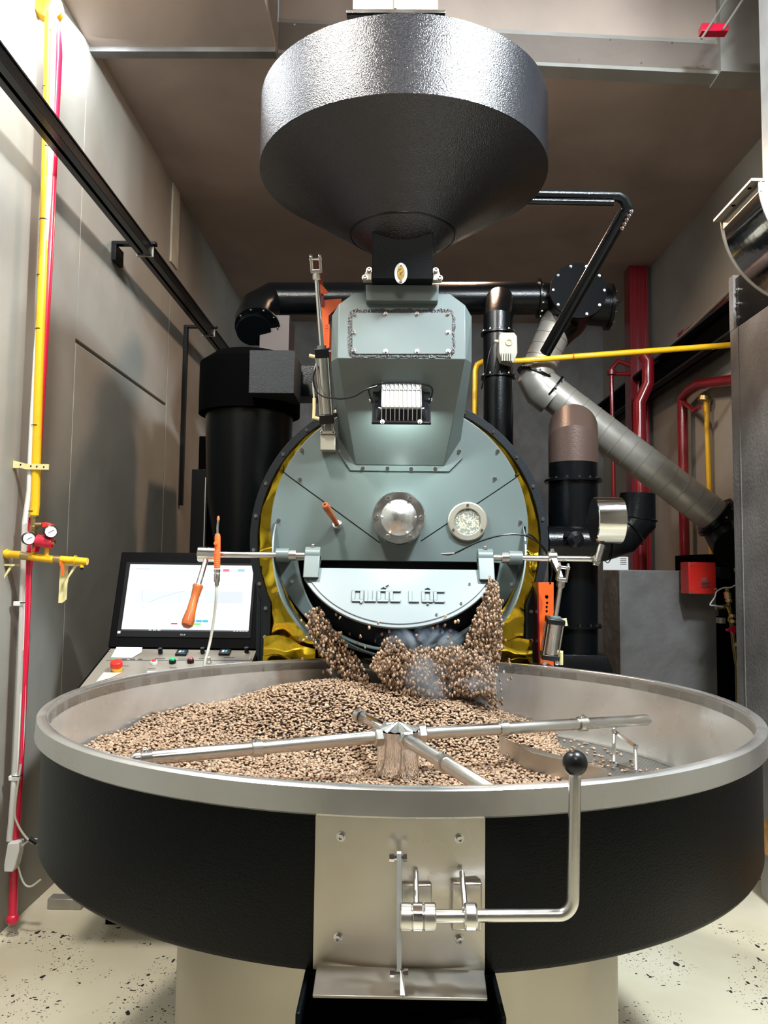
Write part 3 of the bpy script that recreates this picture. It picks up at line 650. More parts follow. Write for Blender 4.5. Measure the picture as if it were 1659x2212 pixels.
# raised lettering QUỐC LỘC, cut from bars
lw = .0085; LH = .054; lt = .004
def bars(*rects): return rects
def let(x, segs):
    m = M()
    for poly in segs: m.prism([dp(x+a, LT-b, .0045) for a, b in poly], dn*.007)
    build('letter', m, 'door_enamel', D, sharp=20, bevel=.0008)
LT = .156
def rc(a0, b0, a1, b1): return [(a0, b0), (a1, b0), (a1, b1), (a0, b1)]
wL = .043
Cc = [rc(0, lw, lw*1.4, LH-.004), [(0, LH-.004), (.004, LH), (wL, LH), (wL-.002, LH-lw), (0, LH-lw)], [(.003, 0), (wL-.004, 0), (wL-.001, lw), (0, lw)]]
O_ = [rc(0, lw, lw*1.4, LH-lw), rc(wL-lw*1.4, lw, wL, LH-lw), [(0, LH-lw), (wL, LH-lw), (wL, LH-.003), (wL-.003, LH), (.003, LH), (0, LH-.003)], [(0, lw), (0, .003), (.003, 0), (wL-.003, 0), (wL, .003), (wL, lw)]]
Q_ = O_[:3]+[[(0, lw), (0, .003), (.003, 0), (wL-.012, 0), (wL-.010, -.007), (wL-.004, -.007), (wL, 0), (wL, lw)]]
U_ = [rc(0, 0, lw*1.4, LH), rc(wL-lw*1.4, 0, wL, LH), rc(lw*1.4, 0, wL-lw*1.4, lw)]
L_ = [rc(0, 0, lw*1.4, LH), rc(lw*1.4, 0, wL-.005, lw)]
hat = [[(.012, LH+.006), (.021, LH+.014), (.025, LH+.014), (.034, LH+.006), (.030, LH+.005), (.023, LH+.0105), (.016, LH+.005)]]
acute = [[(.030, LH+.016), (.034, LH+.016), (.043, LH+.023), (.038, LH+.023)]]
dot = [rc(.018, -.010, .026, -.005)]
x0 = PY(760, 1280, .67).x
for xx, sg_ in ((760, Q_), (787.5, U_), (815, O_+hat+acute), (842, Cc), (883, L_), (911, O_+hat+dot), (937, Cc)):
    let(PY(xx, 1280, .67).x, sg_)
for a, b in ((1014, 1262), (996, 1304), (943, 1328)):
    part_at('bolt', S_S, R_, hit(a, b, dp(0, 0, .005), dn), dn)
# thermocouple probe
TPm = M().tube([PY(954, 1197, .80), PY(980, 1196, .79), PY(1030, 1172, .77), PY(1085, 1156, .77), PY(1130, 1156, .78), PY(1160, 1170, .80), PY(1180, 1192, .84), PY(1192, 1230, .86), PY(1188, 1262, .87)], .0035, 8)
build('probe_cable', TPm, 'black_plastic', R_); build('probe_tip', M().tube([PY(953, 1197, .801), PY(982, 1195, .789)], .0042, 8), 'steel', R_)
build('probe_cable', M().tube([PY(1130, 1156, .785), PY(1150, 1158, .80), PY(1185, 1200, .90)], .0035, 8), 'black_plastic', R_)
# left handle
hc = V(-.748, RY, RZ)
build('handle_boss', M().lathe([(0, -.036), (.027, -.036), (.030, -.033), (.030, .033), (.027, .036), (0, .036)], hc, (1, 0, 0), n=40), 'chrome', R_)
w0 = PY(428, 1265, .70); w1 = PY(403, 1354, .64)
build('handle_shaft', M().tube([hc, w0], .0105, 18), 'chrome', R_)
dd = (w1-w0).normalized(); LL = (w1-w0).length
build('handle_grip', M().lathe([(0, -.002), (.0185, -.002), (.0205, .004), (.0185, .012), (.0155, LL*.3), (.0175, LL*.6), (.0235, LL*.86), (.0215, LL*.96), (.012, LL*1.02), (0, LL*1.035)], w0, dd, n=32), 'wood', R_, label='varnished wooden hand grip')
# right lever to the pneumatic ram, and the counterweight
cl = PY(1193, 1203, RY); build('lever_clamp', M().lathe([(0, -.017), (.02, -.017), (.02, .017), (0, .017)], cl, (1, 0, 0), n=24).hull([cl+V(a, b, c) for a in (-.011, .011) for b, c in ((.01, .012), (-.016, .005), (.0, -.02))]+[PY(1212, 1247, .74)+V(a, b, 0) for a in (-.008, .008) for b in (-.01, .012)]), 'steel', R_, bevel=.002)
part_at('bolt', S_L, R_, cl+V(0, 0, .019), (0, 0, 1))
cw = PY(1308, 1124, RY)
CWt = build('counterweight', M().lathe([(0, -.047), (.086, -.047), (.0895, -.044), (.0895, .058), (.086, .061), (0, .061)], cw, (1, .0, .0), n=64), 'chrome', R_, label='polished steel counterweight drum')
ca = PY(1284, 1208, RY); build('counterweight_arm', M().tube([ca+V(-.02, 0, 0), ca, PY(1292, 1200, RY-.01)], .0115, 16).tube([PY(1287, 1222, RY-.012), PY(1300, 1176, RY-.012)], .0135, 18), 'steel', R_)
part_at('bolt', S_L, R_, PY(1290, 1214, RY-.026), (0, -1, 0))

# ================================================================ PNEUMATIC RAMS
def ram(ax_top, ax_bot, w, label, extra):
    """ax_top: clevis centre, ax_bot: foot. parts laid along the axis"""
    a = Vector(ax_bot); b = Vector(ax_top); d = (b-a).normalized(); Lr = (b-a).length
    t = thing('pneumatic_ram', a, label, 'pneumatic cylinder', 'pneumatic rams on the roaster front'); del t['group']
    u = V(0, 1, 0).cross(d).normalized(); w_ = d.cross(u); R3 = Matrix((u, w_, d)).transposed()
    cb, ct, cr = extra  # cylinder start, end (fractions), radius
    build('barrel', M().lathe([(cr, Lr*cb), (cr, Lr*ct)], a, d, n=32), 'steel', t)
    for f_ in (cb-.03, ct+.02): build('end_cap', M().box(a+d*Lr*f_, (cr*2.25, cr*2.25, Lr*.055), R3), 'black_plastic', t, bevel=.003)
    m = M()
    for s1 in (-1, 1):
        for s2 in (-1, 1): m.tube([a+d*Lr*(cb-.03)+u*s1*cr*.95+w_*s2*cr*.95, a+d*Lr*(ct+.02)+u*s1*cr*.95+w_*s2*cr*.95], .003, 8)
    build('tie_rod', m, 'steel', t)
    build('gland', M().lathe([(0, Lr*(ct+.04)), (cr*.75, Lr*(ct+.04)), (cr*.7, Lr*(ct+.065)), (0, Lr*(ct+.065))], a, d, n=24), 'grey_enamel', t)
    build('piston_rod', M().lathe([(0, Lr*(ct+.04)), (.0095, Lr*(ct+.04)), (.0095, Lr-.055), (0, Lr-.055)], a, d, n=20), 'chrome', t)
    q = a+d*(Lr-.055)
    build('rod_nut', M().lathe([(0, -.012), (.014, -.012), (.0165, -.008), (.0165, .010), (.0145, .016), (0, .016)], q, d, n=8), 'steel', t)
    m = M()
    for s in (-1, 1): m.hull([q+d*z_+u*s*x_+w_*y_ for x_ in (.0125, .021) for z_, y_ in ((.016, -.016), (.016, .016), (.075, -.016), (.075, .016), (.085, 0))])
    m.box(q+d*.02, (.04, .032, .014), R3); build('clevis', m, 'steel', t, bevel=.002)
    build('clevis_pin', M().cyl(q+d*.066-u*.024, q+d*.066+u*.024, .0065, n=14), 'chrome', t)
    return t, a, d, u, w_, Lr
tL = ram(PY(682, 566, .62), PY(709, 945, .80), 0, 'tall pneumatic ram left of the feed chute with slim polished barrel', (.14, .47, .0245))
t, a, d, u, w_, Lr = tL
br = M().span(PY(690, 935, .80), PY(725, 972, .86)); 
p0 = PY(692, 938, .795); p1 = PY(724, 972, .795); build('foot_bracket', M().span((p0.x, .795, p1.z), (p1.x, .858, p0.z)).span((p0.x, .785, p0.z+.0), (p1.x, .83, p0.z+.012)), 'steel_beige', t, bevel=.002)
m = M(); p0 = PY(694, 914, .79); p1 = PY(722, 936, .79)
m.span((p0.x, .785, p1.z), (p0.x+.006, .83, p0.z)).span((p1.x-.006, .785, p1.z), (p1.x, .83, p0.z)).span((p0.x+.015, .795, p1.z), (p1.x-.015, .82, p0.z)); build('foot_clevis', m, 'steel_beige', t)
build('air_fitting', M().tube([PY(690, 772, .70), PY(676, 770, .70), PY(668, 768, .70)], .007, 10), 'pale_yellow', t)
build('air_fitting', M().tube([PY(690, 905, .78), PY(678, 902, .78), PY(679, 880, .78), PY(679, 860, .78)], .007, 10), 'pale_yellow', t)
build('air_hose', M().tube([PY(679, 865, .78), PY(677, 830, .77), PY(681, 795, .74), PY(690, 770, .72)], .004, 8), 'hose_clear', t)
build('bracket_screw', M().tube([PY(688, 762, .70), PY(716, 758, .70)], .004, 8), 'chrome', t)
tR = ram(PY(1216, 1232, .74), PY(1183, 1440, .80), 0, 'short pneumatic ram right of the drum face under the counterweight rod', (.14, .46, .030))
t, a, d, u, w_, Lr = tR
build('air_fitting', M().tube([PY(1205, 1342, .77), PY(1220, 1340, .77), PY(1222, 1352, .77)], .008, 10), 'pale_yellow', t)
build('air_fitting', M().tube([PY(1200, 1408, .79), PY(1212, 1410, .79), PY(1212, 1436, .79)], .008, 10), 'pale_yellow', t)
build('foot_mount', M().span(V(a.x-.04, .765, a.z-.35), V(a.x+.035, .98, a.z-.005)), 'dark_flange', t, bevel=.003)
for q in ((1176, 1432), (1203, 1432)): part_at('bolt', HEX_S, t, PY(*q, .764), (0, -1, 0))
# orange brackets carrying the rams
OB = thing('orange_bracket', PY(1178, 1435, .93), 'orange painted upright steel bracket with holes beside the short ram', 'bracket')
q0 = PY(1163, 1258, .94); q1 = PY(1196, 1258, .94); q2 = PY(1196, 1437, .94); q3 = PY(1170, 1437, .94)
build('plate', M().prism([q0, q1, V(q2.x, .94, .9), V(q3.x, .94, .9)], (0, .008, 0)), 'orange_paint', OB, bevel=.001)
build('return_flange', M().prism([q0, q0+V(0, .09, 0), V(q3.x, 1.03, .9), V(q3.x, .94, .9)], (-.006, 0, 0)), 'dark_red_paint', OB)
for px, py in ((1181, 1289), (1181, 1311), (1181, 1320), (1182, 1302)):
    build('slot_hole', M().cyl(PY(px, py, .9385), PY(px, py, .9395), .0045 if py != 1289 else .007, n=14), 'black_matte', OB)
OB2 = thing('orange_bracket', PY(715, 745, .78), 'orange painted bracket plate behind the tall ram', 'bracket')
build('plate', M().prism([PY(a_, b_, .86) for a_, b_ in ((693, 648), (738, 645), (737, 655), (728, 664), (710, 682), (710, 752), (696, 752))], (0, .008, 0)), 'orange_paint', OB2, bevel=.001)
build('tab', M().prism([PY(a_, b_, .84) for a_, b_ in ((690, 612), (698, 618), (710, 632), (694, 634))], (0, .008, 0)), 'orange_paint', OB2)
build('stem', M().prism([PY(a_, b_, .852) for a_, b_ in ((686, 560), (696, 570), (700, 660), (692, 660))], (0, .006, 0)), 'dark_red_paint', OB2)
build('arm', M().span(V(PY(700, 750, .86).x, .86, PY(700, 750, .86).z), V(PY(712, 700, .86).x, 1.1, PY(712, 700, .86).z)), 'orange_paint', OB2)

# ================================================================ FLOODLIGHT on the chute
LP = V(0, .55, 2.272); LQ = V(0, .85, 1.918); ln = V(1, 0, 0).cross(LP-LQ).normalized()
if ln.y > 0: ln = -ln
FLt = thing('floodlight', hit(867, 835, LP, ln), 'small finned black and grey LED floodlight hanging under the chute front', 'lamp')
a0 = PY(867, 842, .655); a1 = PY(867, 915, .535)
fd = (a1-a0).normalized(); fnm = V(1, 0, 0).cross(fd).normalized()
if fnm.y > 0: fnm = -fnm
fL = (a1-a0).length
R3 = Matrix((V(1, 0, 0), fd, fnm)).transposed()
mid = (a0+a1)/2
def fq(u, v, h): return a0+V(u, 0, 0)+fd*v+fnm*h
hwf = .108
build('frame', M().box(mid, (hwf*2, fL, .012), R3), 'black_plastic', FLt, bevel=.002)
build('housing', M().hull([fq(s*a_, v, h) for s in (-1, 1) for a_, v, h in ((.085, .01, .006), (.090, fL-.01, .006), (.068, .03, .035), (.074, fL-.04, .035))]), 'black_plastic', FLt, bevel=.002)
for i in range(10):
    xx = -.072+.144*i/9
    build('fin', M().prism([fq(xx-.0012, .006, .006), fq(xx-.0012, .018, .05), fq(xx-.0012, fL-.035, .055), fq(xx-.0012, fL-.008, .008)], (.0024, 0, 0)), 'lamp_alu', FLt)
build('fin_web', M().hull([fq(s*.07, v, h) for s in (-1, 1) for v, h in ((.02, .036), (.02, .042), (fL-.04, .036), (fL-.04, .044))]), 'lamp_alu', FLt)
build('lens', M().box(mid-fnm*.0065, (hwf*1.8, fL*.85, .002), R3), 'glass', FLt)
m = M().tube([PY(804, 872, .60), PY(806, 832, .575), PY(925, 832, .575), PY(928, 872, .60)], .0035, 8); build('yoke', m, 'black_plastic', FLt)
for q in ((801, 864, .60), (930, 863, .60)): build('yoke_knob', M().lathe([(0, -.006), (.006, -.006), (.006, .006), (0, .006)], PY(*q), (1, 0, 0), n=12), 'chrome', FLt)
for px in (826, 907): part_at('bolt', S_M, FLt, PY(px, 911, .53), (0, -1, .2)); 
for px in (837, 896): part_at('bolt', S_M, FLt, hit(px, 832, LP+ln*.01, ln), ln)
build('power_cable', M().tube([PY(815, 834, .57), PY(790, 842, .58), PY(765, 856, .60), PY(740, 861, .63), PY(722, 860, .66), PY(700, 857, .69), PY(682, 842, .71), PY(677, 815, .71), PY(684, 790, .71)], .0035, 8), 'black_plastic', FLt)
_fl = bpy.data.lights.new('floodlight_beam', 'AREA'); _fl.shape = 'RECTANGLE'; _fl.size = .17; _fl.size_y = .09; _fl.energy = 7; _fl.color = (.86, 1, .95)
_fo = bpy.data.objects.new('floodlight_beam', _fl); COL.objects.link(_fo); _fo.parent = FLt; _fo.location = mid-fnm*.010-FLt.location
_fo.rotation_euler = V(0, .12, -1).to_track_quat('-Z', 'Y').to_euler()

# ================================================================ HOPPER
H = thing('feed_hopper', (0, .6, 2.56), 'huge black hammered-finish funnel hopper above the roaster', 'hopper')
build('drum_band', M().lathe([(.54, 2.98), (.54, 3.242), (.53, 3.242), (.53, 2.985)], (0, .6, 0), n=160), 'black_hammered', H)
build('cone', M().lathe([(.54, 2.978), (.20, 2.757)], (0, .6, 0), n=160), 'black_hammered', H)
build('seam_ring', M().lathe([(.2035, 2.7615), (.2035, 2.757), (.198, 2.753), (.196, 2.757)], (0, .6, 0), n=96), 'black_gloss', H)
build('lower_cone', M().lathe([(.20, 2.757), (.06, 2.66), (0, 2.66)], (0, .6, 0), n=96), 'black_hammered', H)
build('neck', M().span((-.111, .489, 2.548), (.111, .711, 2.745)), 'black_leather', H, bevel=.003)
bc = PY(866, 591, .487)
build('badge', M().prism([bc+V(.0235*math.cos(a), 0, .0385*math.sin(a)) for a in np.linspace(0, 2*math.pi, 40, endpoint=False)], (0, -.004, 0)), 'white_plastic', H, label='white oval badge')
build('badge_centre', M().prism([bc+V(.0135*math.cos(a), -.004, .026*math.sin(a)) for a in np.linspace(0, 2*math.pi, 32, endpoint=False)], (0, -.001, 0)), 'badge_gold', H, label='gold oval badge centre')
for dz in (-.031, .031): part_at('bolt', S_S, H, bc+V(0, -.004, dz), (0, -1, 0))
for s_ in (-1, 1):
    build('mount_tab', M().hull([V(s_*a_, y, z) for y in (.50, .53) for a_, z in ((.111, 2.549), (.145, 2.549), (.111, 2.59), (.13, 2.592))]), 'steel_beige', H, bevel=.002)
    for z, x_ in ((2.585, .121), (2.557, .136)): part_at('bolt', S_L, H, V(s_*x_, .50, z), (0, -1, 0))
# frame arm carrying the hopper
A_ = thing('hopper_support_arm', PY(1345, 440, .95), 'black tubular support arm bent down from behind the hopper on its right', 'support arm')
e0 = PY(1345, 437, .95); e1 = PY(1160, 418, .95); e2 = PY(1160, 437, .95)
build('tube', M().tube([V(.3, .95, e1.z), PY(1335, 424, .95), PY(1349, 432, .955), PY(1355, 450, .965), PY(1345, 475, .99)], .022, 18), 'black_gloss', A_)
build('tube', M().tube([V(.3, .93, e2.z-.002), PY(1325, 438, .93)], .014, 14), 'black_gloss', A_)
build('strut', M().tube([PY(1350, 458, .97), PY(1178, 762, 1.45)], .028, 18), 'black_gloss', A_)
for i in range(5): part_at('bolt', HEX_S, A_, PY(1362-i*5, 458+i*9, .955), (.6, -1, .2))
# galvanised feed duct above
FD = thing('feed_duct', V(0, .9, 3.9), 'galvanised square feed duct with flange above the hopper', 'duct')
q0 = PY(762, 20, .75); q1 = PY(946, 22, .75)
build('duct_wall', M().span((q0.x, .75, q0.z), (q1.x, 1.1, 5.18)), 'duct_steel', FD, bevel=.002)
build('standing_seam', M().span((-.004+(q0.x+q1.x)/2, .742, q0.z), (.004+(q0.x+q1.x)/2, .75, 5.18)), 'duct_steel', FD)
f0 = PY(748, 21, .73); f1 = PY(962, 38, .73); build('flange', M().span((f0.x, .73, f0.z-.012), (f1.x, 1.12, f0.z)), 'steel', FD, bevel=.001)
build('skirt', M().span((f0.x+.004, .74, f1.z-.06), (f1.x-.004, 1.11, f0.z-.012)), 'black_gloss', FD)

# ================================================================ CONTROL CONSOLE and MONITOR
K = thing('control_console', V(-.9, 1.0, 0), 'sloping stainless control console with knobs and buttons left of the roaster', 'control panel')
tlc, trc = PY(235, 1405, 1.08), PY(560, 1400, 1.08)
zt = (tlc.z+trc.z)/2; xl, xr = tlc.x, trc.x
# slope: runs down and toward the viewer
sl0 = V(0, 1.08, zt); sl1 = V(0, .62, zt-.17); kn = V(1, 0, 0).cross(sl0-sl1).normalized()
if kn.z < 0: kn = -kn
def kp(px, py, off=0): return hit(px, py, sl0, kn)+kn*off
build('cabinet', M().span((xl+.02, 1.10, 0), (xr, 1.3, zt-.02)), 'console_black', K, bevel=.003)
build('tray', M().prism([V(xl, 1.12, zt), V(xl, 1.08, zt), V(xl, .62, zt-.17), V(xl, .62, zt-.21), V(xl, 1.12, zt-.08)], (xr-xl, 0, 0)), 'console_black', K, bevel=.002)
cA = [V(xl+.012, 1.07, 0), V(xr-.01, 1.07, 0), V(xr-.01, .63, 0), V(xl+.012, .63, 0)]
cA = [hit_ for hit_ in [V(p.x, p.y, zt-(1.08-p.y)*.17/.46) for p in cA]]
build('top_plate', M().prism(cA, kn*.004), 'console_plate', K, bevel=.001, label='brushed metal control face')
def disc_on(name, c, r, h, mt, **kw): return build(name, M().lathe([(0, 0), (r, 0), (r, h*.85), (r*.9, h), (0, h)], c, kn, n=24), mt, K, **kw)
es = kp(253, 1450, .004)
disc_on('emergency_stop', es, .021, .018, 'yellow_paint'); disc_on('emergency_stop_button', es+kn*.018, .024, .022, 'red_plastic', label='red mushroom emergency stop button')
disc_on('push_button', kp(333, 1436, .004), .014, .014, 'white_plastic', label='white and red push button'); disc_on('push_button_cap', kp(333, 1436, .018), .010, .004, 'red_plastic')
disc_on('push_button', kp(373, 1434, .004), .014, .014, 'black_plastic'); disc_on('push_button_cap', kp(373, 1434, .018), .0115, .008, 'green_plastic', label='green button cap')
disc_on('push_button', kp(412, 1433, .004), .014, .014, 'black_plastic'); disc_on('push_button_cap', kp(412, 1433, .018), .0115, .008, 'dark_red_paint', label='dark red button cap')
for px, py in ((347, 1415), (438, 1414), (533, 1413)):
    c_ = kp(px, py, .004); disc_on('knob_base', c_, .013, .003, 'steel'); disc_on('selector_knob', c_+kn*.003, .0095, .024, 'black_plastic')
for px, py in ((393, 1414), (486, 1413)):
    c_ = kp(px, py, .0)
    sl = (sl0-sl1).normalized(); build('meter', M().prism([c_+V(-.023, 0, 0)-sl*.022, c_+V(.023, 0, 0)-sl*.022, c_+V(.023, 0, 0)+sl*.022, c_+V(-.023, 0, 0)+sl*.022], kn*.014), 'black_plastic', K, bevel=.002)
    e_ = c_+kn*.0145
    for k_ in range(2):
        o_ = e_+V(-.012+.013*k_, 0, 0); 
        build('digit', M().prism([o_-sl*.008, o_+V(.009, 0, 0)-sl*.008, o_+V(.010, 0, 0)+sl*.008, o_+V(.001, 0, 0)+sl*.008], kn*.0006), 'screen_blue' if k_ else 'screen_white', K)
def strip(px0, py0, px1, py1, mt, nm='printed_marking', h=.0045):
    a_, b_, c_, d_ = kp(px0, py0, .004), kp(px1, py0, .004), kp(px1, py1, .004), kp(px0, py1, .004); build(nm, M().prism([d_, c_, b_, a_], kn*(h-.004)), mt, K)
strip(240, 1425, 253, 1429, 'green_plastic'); strip(262, 1425, 274, 1429, 'ink'); strip(281, 1425, 292, 1428, 'ink'); strip(298, 1425, 308, 1428, 'ink'); strip(230, 1428, 545, 1429, 'ink')
for px, py in ((335, 1424), (385, 1425), (430, 1424), (484, 1422)): strip(px, py, px+22, py+1.2, 'ink')
for px, py in ((320, 1446), (366, 1444), (262, 1440)): strip(px, py, px+16, py+1.2, 'ink')
strip(318, 1452, 372, 1463, 'screen_band', 'touch_display', .0055)
for px, py in ((237, 1409), (556, 1404), (541, 1425)): part_at('bolt', S_S, K, kp(px, py, .004), kn)
def sheet(name, pxs, mt, label, lines):
    P_ = [kp(a_, b_, .0058) for a_, b_ in pxs]; t_ = thing(name, P_[0], label, 'paper')
    build('sheet', M().prism(P_, kn*.0008), mt, t_)
    if lines:
        for i in range(lines):
            f_ = .2+.6*i/lines; l_ = P_[3].lerp(P_[0], 1-f_); r_ = P_[2].lerp(P_[1], 1-f_); a_ = l_.lerp(r_, .1); b_ = l_.lerp(r_, .85)
            build('text_line', M().prism([a_, b_, b_+V(0, .0025, .0009), a_+V(0, .0025, .0009)], kn*.0012), 'ink', t_)
sheet('paper_sheet', [(240, 1423), (285, 1424), (306, 1412), (308, 1400), (252, 1401)], 'paper', 'curled white printed sheet lying at the upper left of the console', 0)
sheet('paper_note', [(208, 1476), (240, 1467), (262, 1456), (224, 1456)], 'note_paper', 'cream paper note below the emergency stop button on the console', 0)
MN = thing('monitor', V(-.9, 1.1, zt), 'black framed flat monitor showing a roasting curve above the console', 'monitor')
mb = V(0, 1.075, zt+.004); mtp = V(0, 1.2, 1.556+.006); mv = (mtp-mb).normalized(); mnn = V(1, 0, 0).cross(mv).normalized()
if mnn.y > 0: mnn = -mnn
def mp_(px, py, off=0): return hit(px, py, mb, mnn)+mnn*off
xm0, xm1 = tlc.x-.003, PY(560, 1300, 1.12).x+.005
Lm = (mtp-mb).length
build('casing', M().prism([V(xm0, mb.y, mb.z), V(xm1, mb.y, mb.z), V(xm1, mtp.y, mtp.z), V(xm0, mtp.y, mtp.z)], mnn*-.06), 'console_black', MN, bevel=.004)
s0, s1, s2, s3 = mp_(262, 1362), mp_(539, 1365), mp_(546, 1220), mp_(282, 1219)
xs0, xs1 = mp_(272, 1290).x, mp_(543, 1290).x
def mo(u, v, off=0):   # u,v in 0..1 over the screen
    lo = s0; hi = s3; fr_ = lo+(hi-lo)*v; return V(xs0+(xs1-xs0)*u, fr_.y, fr_.z)+mnn*off
build('bezel', M().ring([mo(-.03, -.09, 0), mo(1.02, -.09, 0), mo(1.02, 1.03, 0), mo(-.03, 1.03, 0)], [mo(0, 0, 0), mo(1, 0, 0), mo(1, 1, 0), mo(0, 1, 0)], mnn*.004), 'black_plastic', MN)
build('screen', M().prism([mo(0, 0), mo(1, 0), mo(1, 1), mo(0, 1)], mnn*.001), 'screen_white', MN, label='lit white screen with roasting graph')
def mr(u0, v0, u1, v1, mt, nm='screen_graphic'): return build(nm, M().prism([mo(u0, v0, .0011), mo(u1, v0, .0011), mo(u1, v1, .0011), mo(u0, v1, .0011)], mnn*.0004), mt, MN)
mr(.09, .42, .93, .60, 'screen_band'); mr(.08, .90, .93, .93, 'screen_band'); mr(0, 0, 1, .022, 'screen_dark', 'taskbar')
for i in range(3): mr(.215+.035*i, .004, .238+.035*i, .019, 'screen_white')
for i in range(5): mr(.88+.024*i, .006, .895+.024*i, .017, 'screen_white')
mr(.755, .90, .805, .94, 'screen_red', 'screen_button'); mr(.875, .90, .93, .94, 'screen_blue', 'screen_button')
mr(.385, .10, .435, .12, 'screen_red', 'screen_button'); mr(.53, .135, .575, .17, 'screen_blue', 'screen_button'); mr(.58, .135, .625, .17, 'screen_blue', 'screen_button'); mr(.63, .135, .675, .17, 'screen_blue', 'screen_button'); mr(.545, .095, .62, .12, 'screen_green', 'screen_button')
for i in range(12): mr(.30+.034*i, .066, .324+.034*i, .082, 'screen_band')
for i in range(6): mr(.05+.02*i, .925, .06+.02*i, .94, 'screen_line')
def curve(fn, mt='screen_line'):
    ps = [mo(.11+.8*i/40, fn(i/40), .0018) for i in range(41)]; build('graph_line', M().tube(ps, .0006, 5), mt, MN)
curve(lambda t: .34+.42*(1-math.exp(-t*2.2))*1 if t > .05 else .70-.36*t/.05); curve(lambda t: .36-.1*t-.02*math.sin(t*9))
for a_, b_, c_, d_ in ((.08, .20, .93, .203), (.08, .20, .083, .88), (.93, .2, .932, .88), (.12, .35, .40, .353)): mr(a_, b_, c_, d_, 'screen_band')
build('maker_mark', M().prism([mo(a_, b_, .0045) for a_, b_ in ((.485, -.06), (.492, -.06), (.492, -.058), (.487, -.058), (.487, -.045), (.485, -.045))], mnn*.0004).lathe([(.0035, 0), (.0035, .0004), (.0025, .0004)], mo(.475, -.052, .0044), mnn, n=14).prism([mo(a_, b_, .0045) for a_, b_ in ((.496, -.06), (.506, -.06), (.506, -.05), (.501, -.05), (.501, -.053), (.504, -.053), (.504, -.057), (.498, -.057), (.498, -.048), (.506, -.048), (.506, -.045), (.496, -.045))], mnn*.0004), 'screen_band', MN)
build('asset_sticker', M().prism([mo(-.025, -.045, .0045), mo(-.002, -.045, .0045), mo(-.002, -.01, .0045), mo(-.025, -.01, .0045)], mnn*.0005), 'white_plastic', MN)
# console side panel next to the drum
build('side_panel', M().span((xm1, 1.035, .0), (-.578, 1.25, zt+.36)), 'dark_flange', K, bevel=.003)
# blow gun
B = thing('air_blow_gun', PY(470, 1235, .70), 'orange air blow gun standing upright on a clear coiled hose by the left rod', 'air gun')
by = .735
build('body', M().tube([PY(469, 1228, by), PY(469, 1205, by), PY(470, 1180, by), PY(470, 1160, by), PY(470, 1153, by)], .01, 16, radii=[.0115, .0125, .0115, .0115, .009]), 'orange_plastic', B)
m = M()
for i in range(8): m.lathe([(.0115, -.0015), (.0132, 0), (.0115, .0015)], PY(469, 1196+i*4, by), (0, 0, 1), n=16)
build('grip_rib', m, 'orange_plastic', B)
build('trigger', M().lathe([(0, 0), (.0075, 0), (.0075, .012), (0, .014)], PY(467, 1174, by-.006), (0, -1, 0), n=16), 'orange_plastic', B)
build('nozzle', M().tube([PY(470, 1154, by), PY(470, 1138, by), PY(471.5, 1124, by)], .0045, 12), 'steel', B)
build('nozzle_tip', M().lathe([(0, 0), (.005, 0), (.0055, .008), (.003, .017), (0, .017)], PY(471.5, 1124, by), (0, 0, 1), n=12), 'orange_plastic', B)
build('coupler', M().lathe([(0, 0), (.012, 0), (.012, -.01), (.0095, -.013), (.0115, -.018), (.0115, -.045), (.008, -.05), (.008, -.062), (0, -.062)], PY(469, 1230, by), (0, 0, 1), n=20), 'steel', B)
build('hose', M().tube([PY(468, 1262, by), PY(467, 1290, by+.005), PY(463, 1330, by+.02), PY(455, 1380, by+.03), PY(448, 1410, by+.02), PY(441, 1438, by+.01), V(PY(441, 1438, by+.01).x-.004, by, .99)], .0055, 12), 'hose_clear', B)
build('hose_union', M().lathe([(0, 0), (.011, 0), (.011, .012), (.007, .014), (.007, .03), (0, .03)], kp(452, 1434, .0)+V(0, -.0, .0), kn, n=8), 'steel', K)

# ================================================================ LEFT WALL SERVICES
RX = -1.42
ra, rb = PX(0, 145, RX), PX(490, 748, RX); zr = (PX(297, 516, RX).z+ra.z)/2
RL = thing('ceiling_rail', V(RX, 2.0, zr), 'long black steel channel rail running along the left wall', 'rail')
m = M()
for dx, w_, h_ in ((-.028, .03, .05), (.022, .034, .06)): m.span((RX+dx-w_/2, -2.6, zr-h_/2), (RX+dx+w_/2, 4.1, zr+h_/2))
m.span((RX-.04, -2.6, zr+.02), (RX+.045, 4.1, zr+.03)); build('channel', m, 'black_gloss', RL, bevel=.002)
for y_, drop in ((1.93, 0), (3.42, 1)):
    build('arm', M().span((XL+.004, y_-.02, zr+.03), (RX+.06, y_+.02, zr+.048)), 'black_gloss', RL, bevel=.001)
    build('wall_leg', M().span((XL+.004, y_-.02, zr-(.06 if not drop else 1.3)), (XL+.03, y_+(.10 if not drop else .02), zr+.03)), 'black_gloss', RL, bevel=.001)
    build('clamp', M().span((RX-.05, y_-.006, zr-.035), (RX+.045, y_+.006, zr+.036)), 'duct_steel', RL)
GX = XL+.055
yd = PX(105, 90, GX).y
YP = thing('yellow_gas_pipe', V(GX, yd, 1.5), 'tall yellow gas riser pipe on the left wall', 'pipe')
ys = lambda px, py, x=GX: PX(px, py, x)
def vtube(name, pts, x, r, mt, par, n=16): return build(name, M().tube([V(PX(a, b, x).x, yd, PX(a, b, x).z) if False else PY(a, b, yd) for a, b in pts], r, n), mt, par)
vtube('pipe', ((106, 25), (103, 210), (96, 470), (83, 830), (76, 1090), (73, 1118)), 0, .0185, 'yellow_paint', YP)
